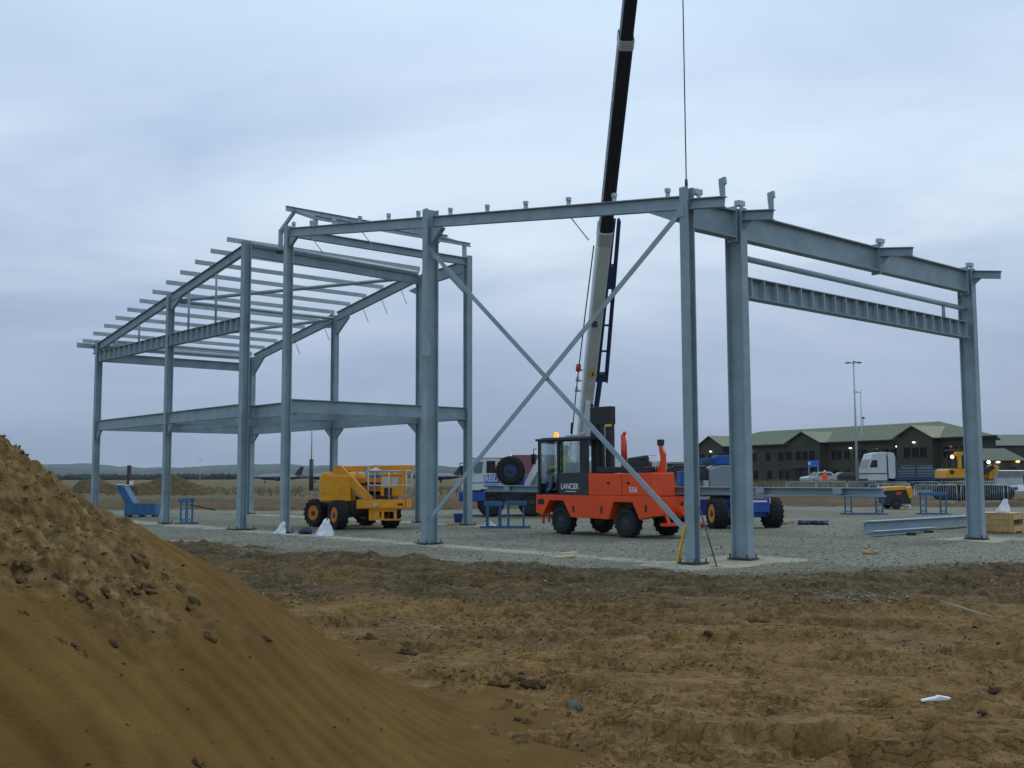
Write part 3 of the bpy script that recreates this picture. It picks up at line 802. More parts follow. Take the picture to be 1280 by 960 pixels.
    for par, v, u, du in ((c6, 0, UF-0.105, -0.42), (c5, 0, UE+0.105, 0.42), (c5, 0, UE-0.105, -0.42), (c4, 0, UD+0.125, 0.42),
                          (f5, VV, UE-0.155, -0.5), (f5, VV, UE+0.155, 0.5), (f4, VV, UD+0.155, 0.55), (f6, VV, UF-0.155, -0.5), (f3, VV, UC+0.13, 0.4)):
        haunch(par, v, u, MEZ-0.42, du, 0.40, 0.09)
build_frame()

# ------------------------------------------------------------------ concrete footings (flush strips of pale concrete, ragged edges)
def strip(name, pts, w, seed, z=0.006):
    """poured strip along local points of the frame (v, u)"""
    rnd = random.Random(seed)
    b = MB(Matrix.Translation((C1[0], C1[1], 0)) @ Matrix.Rotation(R(YAW), 4, 'Z'))
    L, Rr_ = [], []
    P = []
    for (a, c), (e, g) in zip(pts, pts[1:]):
        n = max(2, int(math.hypot(e-a, g-c)/0.35))
        P += [Vector((a + (e-a)*i/n, c + (g-c)*i/n, 0)) for i in range(n)]
    P.append(Vector((*pts[-1], 0)))
    d = (P[-1]-P[0]).normalized(); nrm = Vector((-d.y, d.x, 0))
    rings = []
    for p in P:
        a, c = w/2*(1 + rnd.uniform(-0.22, 0.16)), w/2*(1 + rnd.uniform(-0.22, 0.16))
        q0, q1 = p - nrm*a, p + nrm*c
        rings.append([(q0.x, q0.y, -0.15), (q1.x, q1.y, -0.15), (q1.x, q1.y, z - 0.02), (q1.x-nrm.x*0.04, q1.y-nrm.y*0.04, z), (q0.x+nrm.x*0.04, q0.y+nrm.y*0.04, z), (q0.x, q0.y, z-0.02)])
    b.loft(rings)
    o = b.done(name, CONCRETE); tag(o, kind='structure'); return o
strip('concrete_strip', [(-0.05, 0.9), (-0.05, UC-0.3)], 0.75, 1)
strip('concrete_strip', [(-0.05, UC-0.2), (-0.05, UF+1.2)], 1.0, 2)
strip('concrete_strip', [(VV, UC-0.6), (VV, UF+1)], 0.9, 3, 0.008)
strip('concrete_pad', [(-1.0, 0.0), (2.6, 0.0)], 1.75, 4, 0.012)
strip('concrete_pad', [(VE-0.9, 0.0), (VE+1.3, 0.0)], 1.6, 5, 0.01)

# ------------------------------------------------------------------ machines
def wheel(parent, c, r, w, rim, lugs=16, rimr=0.52, rz=0.0, face=-1):
    """tyre with tread bars, axle along y; face -1 shows the dished side to -y"""
    b = MB()
    b.lathe([(r*rimr, -w*0.40), (r*0.74, -w*0.5), (r*0.93, -w*0.46), (r*0.965, -w*0.3), (r*0.965, w*0.3), (r*0.93, w*0.46), (r*0.74, w*0.5), (r*rimr, w*0.40), (r*rimr*0.97, 0.0), (r*rimr, -w*0.40)], n=28, cap=False)
    for i in range(lugs):
        for s in (-1, 1):
            a = 2*math.pi*(i + (0.5 if s > 0 else 0))/lugs
            M0 = b.M; b.M = M0 @ Matrix.Rotation(a, 4, 'Y') @ Matrix.Translation((0, s*w*0.24, r*0.965)) @ Matrix.Rotation(s*0.55, 4, 'Z')
            b.box(-r*0.05, r*0.05, -w*0.28, w*0.28, -r*0.05, r*0.045)
            b.M = M0
    o = b.done('wheel', RUBBER, parent, loc=c)
    o.rotation_euler = (0, 0, rz)
    q = MB(); f = face
    pr = [(r*rimr*1.02, -w*0.40), (r*rimr*0.95, -w*0.44), (r*rimr*0.88, -w*0.26), (r*rimr*0.60, -w*0.10), (r*rimr*0.45, -w*0.12), (r*rimr*0.40, -w*0.34), (r*rimr*0.2, -w*0.36), (0.004, -w*0.36)]
    q.lathe([(a, t*-f) for a, t in pr], n=24)
    for k in range(6):
        a = 2*math.pi*k/6
        q.tube((math.cos(a)*r*rimr*0.62, f*w*0.22, math.sin(a)*r*rimr*0.62), (math.cos(a)*r*rimr*0.62, f*w*0.30, math.sin(a)*r*rimr*0.62), r*0.03, 6)
    q.lathe([(r*rimr*1.0, w*0.39*-f), (0.004, w*0.30*-f)], n=20)
    q.mi = 1
    q.lathe([(r*rimr*0.40, f*w*0.34), (r*rimr*0.36, f*w*0.44), (r*rimr*0.18, f*w*0.46), (0.004, f*w*0.46)], n=14)
    for k in range(8):
        a = 2*math.pi*(k+0.5)/8
        q.tube((math.cos(a)*r*rimr*0.80, f*w*0.27, math.sin(a)*r*rimr*0.80), (math.cos(a)*r*rimr*0.80, f*w*0.36, math.sin(a)*r*rimr*0.80), r*0.028, 6)
    q.done('rim', [rim, DARKSTEEL], o)
    return o

def person_mesh(name, joints, bones, mats, pick, parent=None):
    """one continuous skinned body; pick(face centre) -> material index"""
    me = bpy.data.meshes.new(name)
    keys = list(joints)
    me.from_pydata([joints[k][0] for k in keys], [(keys.index(a), keys.index(b)) for a, b in bones], [])
    o = bpy.data.objects.new(name, me); COL.objects.link(o)
    m = o.modifiers.new('skin', 'SKIN'); m.use_smooth_shade = True
    for i, k in enumerate(keys):
        sv = me.skin_vertices[0].data[i]; r = joints[k][1]
        sv.radius = (r, r) if isinstance(r, (int, float)) else r
        sv.use_root = (k == 'pelvis')
    s = o.modifiers.new('sub', 'SUBSURF'); s.levels = s.render_levels = 2
    n = frozen(o)
    n.data.materials.clear()
    for m_ in mats: n.data.materials.append(m_)
    for p in n.data.polygons:
        p.material_index = pick(p.center); p.use_smooth = True
    if parent: n.parent = parent
    return n

# -- orange side loader with its driver ---------------------------------------------------------
def build_sideloader():
    T = thing('side_loader', 'bright orange side loading forklift truck with black cab and tall dark mast', 'forklift', (1.31, 30.54, 0), -49.127)
    # near side panel with its two wheel arches, and the same on the far side
    side = [(-0.95, 0.60), (-0.66, 0.55), (-0.38, 0.96), (0.20, 0.96), (0.50, 0.50), (1.98, 0.48), (2.16, 0.95), (2.86, 0.95), (3.10, 0.50), (3.52, 0.58), (3.58, 0.62), (3.58, 1.12), (-0.95, 1.12)]
    for y0, y1 in ((0.0, 0.30), (1.68, 1.93)):
        MB().prism(side, y0, y1, 'y').done('side_panel', ORANGE, T, 0.015)
    b = MB(); b.box(-0.85, 3.5, 0.30, 1.68, 0.62, 1.06); b.done('chassis', DARKSTEEL, T)
    MB().box(-0.955, -0.80, 0.02, 1.91, 0.62, 1.10).done('end_panel', ORANGE, T, 0.01)
    MB().box(3.50, 3.59, 0.02, 1.91, 0.60, 1.10).done('end_panel', ORANGE, T, 0.01)
    b = MB(); b.box(-0.94, 3.57, 0.95, 1.92, 1.062, 1.085)
    for s in (-0.6, 0.2, 2.1, 2.7, 3.3): b.box(s, s+0.10, 0.98, 1.90, 1.085, 1.15)
    b.done('load_deck', DARKSTEEL, T)
    # engine hood in two panels with a seam, a top rail and vents
    hood1 = [(1.215, 1.123), (2.48, 1.123), (2.48, 1.72), (1.215, 1.72)]
    hood2 = [(2.50, 1.123), (3.55, 1.123), (3.55, 1.735), (2.50, 1.72)]
    for h in (hood1, hood2): MB().prism(h, 0.0, 0.92, 'y').done('hood', ORANGE, T, 0.02)
    for s, z in ((1.98, 1.46), (2.72, 1.46), (3.32, 1.36)): MB().box(s-0.05, s+0.06, -0.012, 0.01, z-0.025, z+0.03).done('hood_latch', BLACK, T)
    for s, z in ((0.62, 0.74), (1.72, 0.72), (3.34, 0.80)):
        MB().box(s-0.035, s+0.035, -0.010, 0.01, z-0.09, z+0.09).done('lock_plate', BLACK, T)
    MB().box(-0.86, -0.60, -0.006, 0.02, 0.84, 1.0).done('air_intake', BLACK, T)
    b = MB(); b.box(1.45, 3.25, 0.10, 0.75, 1.735, 1.90); b.box(2.35, 3.05, 0.2, 0.6, 1.90, 2.06); b.tube((2.4, 0.4, 2.06), (3.05, 0.4, 2.12), 0.09, 10); b.done('hydraulic_tank', BLACK, T, 0.02)
    b = MB(); b.tube((2.12, 0.5, 1.9), (2.12, 0.5, 2.78), 0.085, 12); b.tube((2.12, 0.5, 2.78), (2.17, 0.5, 2.86), 0.05, 8); b.done('exhaust_stack', REDLAMP, T)
    # rear guard: orange post with lamp and a white mesh guard
    b = MB(); b.prism([(3.20, 1.735), (3.52, 1.735), (3.52, 2.25), (3.41, 2.46), (3.32, 2.46), (3.38, 2.1), (3.34, 1.95)], 0.55, 0.64, 'y'); o = b.done('rear_post', ORANGE, T, 0.01)
    MB().box(3.28, 3.44, 0.54, 0.66, 2.46, 2.62).done('work_lamp', BLACK, o, 0.01)
    g = MB()
    for k in range(5): g.tube((2.84+k*0.10, 0.5, 1.735), (2.84+k*0.10, 0.5, 2.2), 0.012, 6)
    for z in (1.85, 2.02, 2.2): g.tube((2.82, 0.5, z), (3.27, 0.5, z), 0.014, 6)
    g.done('mesh_guard', WHITE, T)
    # step and bumper at the low rear end
    b = MB(); b.box(3.60, 3.84, 0.25, 1.80, 0.34, 0.42); b.bar((3.59, 0.5, 0.66), (3.70, 0.5, 0.40), 0.1, 0.06); b.bar((3.59, 1.5, 0.66), (3.70, 1.5, 0.40), 0.1, 0.06); b.tube((3.59, 1.0, 0.72), (3.82, 1.0, 0.72), 0.13, 12); b.done('rear_step', ORANGE, T, 0.008)
    for y in (1.1, 1.55): MB().box(3.595, 3.602, y, y+0.1, 0.84, 0.96).done('lock_plate', BLACK, T)
    b = MB(); b.box(-0.80, -0.75, 0.1, 0.16, 0.28, 0.62); b.box(-0.55, -0.52, 0.1, 0.16, 0.32, 0.6); b.done('front_bracket', ORANGE, T)
    # cab: lower panels, frame bars, roof, glass
    lo, hi, x0, x1, xm = 1.122, 2.74, -0.86, 1.205, 0.0
    b = MB(); b.box(-0.05, x1, 0.0, 0.055, lo, 1.74); b.box(0.76, x1, 0.055, 0.45, lo, 1.74); b.done('cab_panel', SLATE, T, 0.008)
    b = MB(); b.box(-0.80, 0.74, 0.90, 0.95, lo, 1.70); b.box(x0, x0+0.05, 0.0, 0.95, lo, 1.45); b.box(-0.8, 0.74, 0.06, 0.90, 1.122, 1.15); b.done('cab_floor', BLACK, T)
    b = MB()
    for (s, y) in ((x0, 0.0), (-0.05, 0.0), (x1-0.32, 0.0), (x0, 0.90), (0.70, 0.90)):
        w = 0.09 if s != x1-0.32 else 0.32
        b.box(s, s+w, y, y+0.06, (lo if s < x1-0.5 else 1.742), hi-0.07)
    b.box(x0, x0+0.06, 0.06, 0.90, 2.6, 2.67); b.box(0.125, 0.17, 0.002, 0.045, 1.742, hi-0.07); b.box(x0, x1-0.2, 0.003, 0.058, hi-0.10, hi-0.069)
    b.done('cab_frame', BLACK, T, 0.008)
    b = MB(); b.box(x0-0.06, x1+0.02, -0.05, 1.0, hi-0.068, hi); b.box(x0+0.1, x1-0.2, 0.05, 0.9, hi, hi+0.03); rf = b.done('cab_roof', SLATE, T, 0.015)
    b = MB(); b.lathe([(0.085, hi+0.002), (0.085, hi+0.03), (0.07, hi+0.035), (0.07, hi+0.15), (0.045, hi+0.19), (0.004, hi+0.20)], (-0.38, 0.3, 0), 'z', 14); b.done('beacon', BEACON, rf)
    b = MB(); b.box(-0.05, 0.55, 0.35, 0.6, hi+0.03, hi+0.09); b.path([(0.3, 0.5, hi+0.05), (0.4, 0.5, hi+0.16), (0.6, 0.5, hi+0.12)], 0.02, 6); b.done('roof_fitting', PALEGREY, rf)
    MB().box(-0.765, -0.055, 0.024, 0.032, 1.50, hi-0.10).done('door_window', CABGLASS, T)
    MB().box(0.175, x1-0.325, 0.024, 0.032, 1.75, hi-0.10).done('side_window', CABGLASS, T)
    MB().box(x0+0.022, x0+0.030, 0.065, 0.895, 1.46, 2.59).done('front_window', CABGLASS, T)
    MB().box(-0.765, 0.695, 0.926, 0.934, 1.71, hi-0.10).done('rear_window', CABGLASS, T)
    # inside: seat, console, steering wheel
    b = MB(); b.box(-0.16, 0.28, 0.08, 0.56, 1.16, 1.53); b.box(0.20, 0.32, 0.08, 0.56, 1.53, 2.05); b.done('seat', BLACK, T, 0.03)
    b = MB(); b.bar((-0.76, 0.31, 1.15), (-0.68, 0.31, 1.72), 0.12, 0.12); b.done('steering_column', BLUE2, T)
    b = MB(); b.M = Matrix.Translation((-0.64, 0.31, 1.80)) @ Matrix.Rotation(R(-35), 4, 'Y')
    b.lathe([(0.17, -0.012), (0.185, 0.0), (0.17, 0.012), (0.155, 0.0)], axis='z', n=20); b.bar((-0.16, 0, 0), (0.16, 0, 0), 0.03, 0.015); b.done('steering_wheel', BLACK, T)
    b = MB(); b.path([(x0-0.02, -0.02, 2.45), (x0-0.09, -0.08, 2.45), (x0-0.09, -0.08, 2.0)], 0.014, 6); b.box(x0-0.115, x0-0.065, -0.17, -0.02, 2.0, 2.30); b.done('mirror', BLACK, T, 0.01)
    # mast
    m = MB()
    for s in (0.86, 1.42): m.box(s, s+0.20, 0.48, 0.66, 1.09, 3.52)
    m.box(1.15, 1.28, 0.50, 0.62, 1.09, 3.40)
    m.box(0.84, 1.64, 0.47, 0.68, 3.10, 3.60); m.box(0.86, 1.62, 0.47, 0.66, 1.62, 1.75)
    m.tube((1.10, 0.45, 1.1), (1.10, 0.45, 3.1), 0.035, 8); m.tube((1.34, 0.45, 1.1), (1.34, 0.45, 3.1), 0.035, 8)
    o = m.done('mast', BLACK, T, 0.008)
    MB().box(1.46, 1.68, 0.455, 0.469, 3.03, 3.095).done('mast_plate', SIGNYELLOW, o)
    b = MB(); b.box(0.9, 1.6, 0.70, 0.78, 1.16, 1.6)
    for s in (0.95, 1.45): b.box(s, s+0.12, 0.78, 1.9, 1.15, 1.20)
    b.done('fork_carriage', BLACK, T, 0.006)
    for s in (0.03, 2.53):
        wheel(T, (s, 0.20, 0.40), 0.40, 0.30, BLACK, 14, 0.55)
        wheel(T, (s, 1.76, 0.40), 0.40, 0.30, BLACK, 14, 0.55, 0, 1)
    text('lettering', 'LANCER', 0.22, WHITE, T, Matrix.Translation((0.47, -0.004, 1.36)) @ FACE_NEG_Y, 0.002, 0.86)
    text('number', '556', 0.20, WHITE, T, Matrix.Translation((2.90, -0.004, 1.28)) @ FACE_NEG_Y, 0.002)
    MB().box(0.30, 0.74, -0.005, -0.001, 1.215, 1.235).done('stripe', WHITE, T)
    # driver, seated, hands on the wheel
    J = {'pelvis': ((0.36, 0.47, 1.62), 0.14), 'waist': ((0.38, 0.47, 1.80), 0.135), 'chest': ((0.37, 0.47, 2.02), (0.155, 0.12)), 'neck': ((0.35, 0.47, 2.17), 0.055),
         'chin': ((0.33, 0.47, 2.24), 0.075), 'head': ((0.335, 0.47, 2.34), 0.098), 'crown': ((0.345, 0.47, 2.42), 0.07)}
    Bn = [('pelvis', 'waist'), ('waist', 'chest'), ('chest', 'neck'), ('neck', 'chin'), ('chin', 'head'), ('head', 'crown')]
    for n, s in (('a', -1), ('b', 1)):
        J['sh'+n] = ((0.36, 0.47+s*0.19, 2.09), 0.065); J['el'+n] = ((0.20, 0.47+s*0.24, 1.87), 0.048); J['wr'+n] = ((-0.15, 0.47+s*0.17, 1.86), 0.034); J['ha'+n] = ((-0.25, 0.47+s*0.16, 1.86), 0.034)
        J['hi'+n] = ((0.30, 0.47+s*0.10, 1.61), 0.095); J['kn'+n] = ((-0.10, 0.47+s*0.13, 1.66), 0.07); J['an'+n] = ((-0.18, 0.47+s*0.13, 1.24), 0.045); J['to'+n] = ((-0.36, 0.47+s*0.13, 1.20), 0.04)
        Bn += [('chest', 'sh'+n), ('sh'+n, 'el'+n), ('el'+n, 'wr'+n), ('wr'+n, 'ha'+n), ('pelvis', 'hi'+n), ('hi'+n, 'kn'+n), ('kn'+n, 'an'+n), ('an'+n, 'to'+n)]
    P = person_mesh('person', J, Bn, [HIVIS, SKIN, TROUSER], lambda c: 1 if (c.z > 2.18 or c.x < -0.17 and c.z > 1.75) else (2 if c.z < 1.70 else 0))
    tag(P, 'driver in lime hi-vis jacket seated inside the black cab of the orange forklift', 'person')
    P.location = T.matrix_basis @ Vector((-0.34, -0.16, 0.04)); P.rotation_euler = T.rotation_euler
    h = MB(); h.lathe([(0.116, 2.37), (0.114, 2.42), (0.09, 2.475), (0.05, 2.50), (0.004, 2.505)], (0.34, 0.47, 0), 'z', 16); h.prism([(0.22, 2.375), (0.34, 2.375), (0.34, 2.395), (0.20, 2.39)], 0.38, 0.56, 'y'); h.done('hard_hat', HIVIS, P)
    f = MB()
    f.tube((0.247, 0.47, 2.33), (0.215, 0.47, 2.305), 0.016, 8, 0.02)
    f.done('nose', SKIN, P)
    # the long beam it carries across the deck
    b = MB(); b.ibeam((-4.95, 1.45, 1.36), (9.3, 1.45, 1.36), 0.20, 0.30, 0.016, 0.02); 
    for s in (-3.8, -1.6, 6.0, 8.2): b.box(s-0.12, s+0.12, 1.29, 1.61, 1.20, 1.34)
    o = b.done('steel_beam', STEEL2); tag(o, 'very long grey steel beam carried across the deck of the orange forklift', 'steel beam')
    o.location = T.location; o.rotation_euler = T.rotation_euler
build_sideloader()

# -- yellow boom lift ---------------------------------------------------------------------------
def build_yellow_lift():
    T = thing('boom_lift', 'yellow self propelled boom lift parked under the mezzanine with orange wheel rims', 'boom lift', (-5.27, 35.29, 0), -62.4)
    b = MB(); b.box(-1.45, 1.45, -0.55, 0.55, 0.48, 0.82); b.box(-1.25, -1.05, -0.72, 0.72, 0.38, 0.56); b.box(1.05, 1.25, -0.72, 0.72, 0.38, 0.56); b.tube((0, 0, 0.8), (0, 0, 0.92), 0.5, 20); b.done('chassis', BLACK, T, 0.02)
    wheel(T, (-1.15, -0.88, 0.46), 0.46, 0.36, RIMORANGE, 16, 0.54, R(24))
    wheel(T, (1.15, -0.88, 0.46), 0.46, 0.36, RIMORANGE, 16, 0.54, R(6))
    wheel(T, (-1.15, 0.88, 0.46), 0.46, 0.36, RIMORANGE, 16, 0.54, R(24), 1)
    wheel(T, (1.15, 0.88, 0.46), 0.46, 0.36, RIMORANGE, 16, 0.54, R(6), 1)
    M = Matrix.Rotation(R(62.4-8), 4, 'Z')         # the turret is swung round on the chassis
    def t(): return MB(M)
    # counterweight cover with rounded rear corners
    out = []
    for cx, cy, a0 in ((-0.55, -0.65, 180), (-0.55, 0.45, 90)):
        for k in range(7):
            a = R(a0 + (k*15 if a0 == 180 else 90 - k*15)) if a0 == 180 else R(180 - k*15)
            out.append((cx + 0.36*math.cos(a), cy + 0.36*math.sin(a)))
    left = [(-0.91 + 0.0, 0)]
    poly = [(-0.55 + 0.36*math.cos(R(a)), 0.45 + 0.36*math.sin(R(a))) for a in range(90, 181, 15)] + [(-0.55 + 0.36*math.cos(R(a)), -0.65 + 0.36*math.sin(R(a))) for a in range(180, 271, 15)] + [(0.22, -1.01), (0.22, 0.81)]
    rings = [[(x*k+(1-k)*-0.3, y*k-(1-k)*0.1, z) for x, y in poly] for z, k in ((0.84, 0.93), (0.90, 1.0), (1.08, 1.0), (1.085, 0.985), (1.10, 0.985), (1.105, 1.0), (1.66, 1.0), (1.76, 0.96), (1.82, 0.86))]
    t().loft(rings, True, False).done('counterweight', YELLOW, T, 0.012)
    b = t(); b.box(0.22, 1.35, -0.45, 0.75, 0.92, 1.06); b.box(0.3, 1.2, 0.35, 0.80, 1.06, 1.5); b.done('turret_deck', DARKSTEEL, T, 0.01)
    # stacked lower arms
    b = t(); b.bar((0.25, 0.05, 1.28), (1.75, 0.0, 1.22), 0.16, 0.17); b.bar((0.15, 0.05, 1.56), (1.75, 0.0, 1.52), 0.16, 0.15); b.bar((1.68, 0, 1.12), (1.78, 0, 1.95), 0.2, 0.2)
    b.done('lower_arm', YELLOW, T, 0.015)
    b = t(); b.bar((0.3, 0.22, 1.40), (1.4, 0.2, 1.36), 0.09, 0.09); b.tube((0.3, -0.12, 1.42), (1.3, -0.12, 1.38), 0.04, 8); b.done('lift_cylinder', DARKSTEEL, T)
    b = t(); b.bar((-0.42, 0.0, 1.93), (2.02, -0.05, 1.95), 0.18, 0.16); b.bar((1.25, -0.05, 1.90), (2.05, -0.05, 1.90), 0.24, 0.26); b.box(-0.5, -0.3, -0.12, 0.12, 1.76, 2.02); b.done('upper_boom', YELLOW, T, 0.015)
    b = t(); b.prism([(-0.36, 2.02), (-0.12, 2.02), (0.95, 0.98), (0.92, 0.82), (0.72, 0.86), (-0.40, 1.86)], -0.98, -0.86, 'y'); b.done('jib_arm', YELLOW, T, 0.012)
    b = t(); b.bar((0.25, -0.80, 1.20), (0.72, -0.80, 0.86), 0.10, 0.10); b.done('jib_cylinder', PALEGREY, T)
    b = t(); b.blob((0.82, -0.2, 1.86), (0.2, 0.14, 0.08), 4, 0.4); b.done('folded_rag', BAGWHITE, T)
    # basket: floor, rails, posts, control box, gate frame below
    bx0, bx1, by0, by1, fz = 0.62, 2.22, -1.72, -0.95, 0.92
    b = t(); b.box(bx0, bx1, by0, by0+0.03, fz-0.25, fz+0.02); b.box(bx0, bx1, by1-0.03, by1, fz-0.25, fz+0.02); b.box(bx0, bx0+0.03, by0, by1, fz-0.25, fz+0.02); b.box(bx1-0.03, bx1, by0, by1, fz-0.25, fz+0.02); b.box(bx0, bx1, by0, by1, fz-0.26, fz-0.22); b.done('basket_floor', YELLOW, T)
    b = t()
    for z in (1.38, 1.84):
        b.path([(bx1, by0, z), (bx0+0.38, by0, z), (bx0+0.38, by1, z), (bx1, by1, z), (bx1, by0, z)], 0.02, 8)
    for x in (bx0+0.38, (bx0+bx1)/2+0.25, bx1):
        for y in (by0, by1): b.tube((x, y, fz), (x, y, 1.84), 0.02, 8)
    b.path([(bx0+0.38, by0, 1.84), (bx0+0.36, by0, 1.96), (bx0+0.30, by0+0.1, 2.02), (bx0+0.24, by0+0.16, 1.9), (bx0+0.26, by1, 1.2)], 0.02, 8)
    b.done('guard_rail', PALEGREY, T)
    b = t(); b.box(1.25, 1.95, by1-0.20, by1-0.05, 1.05, 1.72); b.box(1.2, 1.98, by1-0.24, by1-0.02, 1.70, 1.76); o = b.done('control_box', YELLOW, T, 0.01)
    b = t(); b.box(1.30, 1.52, by1-0.208, by1-0.202, 1.40, 1.66); b.box(1.62, 1.82, by1-0.208, by1-0.202, 1.33, 1.66); b.done('notice', PALEGREY, o)
    b = t(); b.box(1.36, 1.62, by1-0.212, by1-0.205, 1.06, 1.30); b.done('panel_recess', BLACK, o)
    b = t()
    for x in (1.05, 1.45, 1.85): b.bar((x, by0+0.1, 0.68), (x, by0+0.1, 0.30), 0.05, 0.08, (1, 0, 0))
    b.bar((1.02, by0+0.1, 0.32), (2.1, by0+0.1, 0.32), 0.04, 0.05); b.bar((1.02, by0+0.1, 0.62), (1.9, by0+0.1, 0.62), 0.04, 0.1); b.lathe([(0.14, -0.05), (0.16, 0), (0.14, 0.05)], (1.2, by0+0.15, 0.48), 'y', 14); b.done('levelling_frame', YELLOW, T)
    t().box(1.17, 1.30, by0-0.006, by0, fz-0.17, fz-0.07).done('basket_plate', PALEGREY, T)
    t().box(1.95, 2.12, by0-0.006, by0, fz-0.16, fz-0.09).done('basket_plate', BLACK, T)
build_yellow_lift()

# -- blue and grey boom lift ---------------------------------------------------------------------
def build_blue_lift():
    T = thing('boom_lift', 'blue and grey boom lift behind the two nearest columns, one wheel with a yellow rim', 'boom lift', (6.95, 34.85, 0), -72.2)
    b = MB(); b.box(-1.6, 1.45, -0.62, 0.62, 0.36, 0.88); b.box(1.05, 1.4, -0.80, 0.80, 0.34, 0.62); b.box(-1.4, -1.05, -0.80, 0.80, 0.34, 0.62); b.box(1.45, 1.62, -0.3, 0.66, 0.5, 0.95); b.done('chassis', BLUE2, T, 0.02)
    MB().box(1.625, 1.64, 0.05, 0.55, 0.82, 0.88).done('number_plate', WHITE, T)
    b = MB(); b.tube((1.5, 0.72, 0.95), (1.5, 0.72, 0.42), 0.03, 8); b.done('hose', PALEGREY, T)
    RY = MATS['lift_yellow']
    for x, y, f, rz in ((1.2, -0.97, -1, -8), (1.2, 0.97, 1, -8), (-1.2, -0.97, -1, 0), (-1.2, 0.97, 1, 0)):
        wheel(T, (x, y, 0.48), 0.48, 0.44, RY if f < 0 else BLACK, 18, 0.60, R(rz), f)
    M = Matrix.Rotation(R(72.2+2), 4, 'Z')
    def t(): return MB(M)
    ry = [(-0.72, 1.18), (0.62, 1.18), (0.66, 1.25), (0.66, 1.92), (0.58, 1.98), (-0.30, 1.98), (-0.55, 1.90), (-0.72, 1.86)]
    t().prism(ry, -0.95, -0.30, 'y').done('engine_cover', MACHGREY, T, 0.03)
    t().prism(ry, 0.15, 0.85, 'y').done('engine_cover', MACHGREY, T, 0.03)
    b = t(); b.box(-0.92, -0.74, -0.8, 0.7, 1.52, 1.88); b.box(-0.7, 0.6, -0.30, 0.15, 1.0, 1.6); b.tube((0, 0, 0.86), (0, 0, 1.0), 0.5, 20); b.box(-0.9, 0.8, -0.8, 0.8, 1.0, 1.17); b.done('turntable', DARKSTEEL, T, 0.01)
    t().box(-0.90, -0.74, -0.93, -0.7, 1.18, 1.50).done('side_plate', PALEGREY, T, 0.01)
    b = t(); b.bar((-1.0, -0.05, 2.14), (0.7, -0.05, 2.16), 0.22, 0.16); b.done('boom', BLUE, T, 0.012)
    b = t(); b.box(-0.42, 0.66, -0.62, 0.1, 2.0, 2.30); b.done('boom_head', BLUE2, T, 0.03)
    b = t(); b.path([(-2.0, -0.5, 1.80), (-1.75, -0.5, 1.96), (-0.72, -0.5, 1.92)], 0.05, 8); b.path([(-1.75, -0.5, 1.96), (-1.45, -0.5, 1.72)], 0.04, 8); b.done('jib_link', DARKSTEEL, T)
    b = t(); b.box(-1.62, -1.10, -0.85, -0.15, 1.34, 1.80); b.box(-1.55, -1.2, -0.8, -0.2, 1.18, 1.34); b.done('basket', BLUE2, T, 0.02)
    b = t(); b.box(0.10, 0.42, -0.957, -0.951, 1.42, 1.48); b.done('warning_plate', REDLAMP, T)
build_blue_lift()

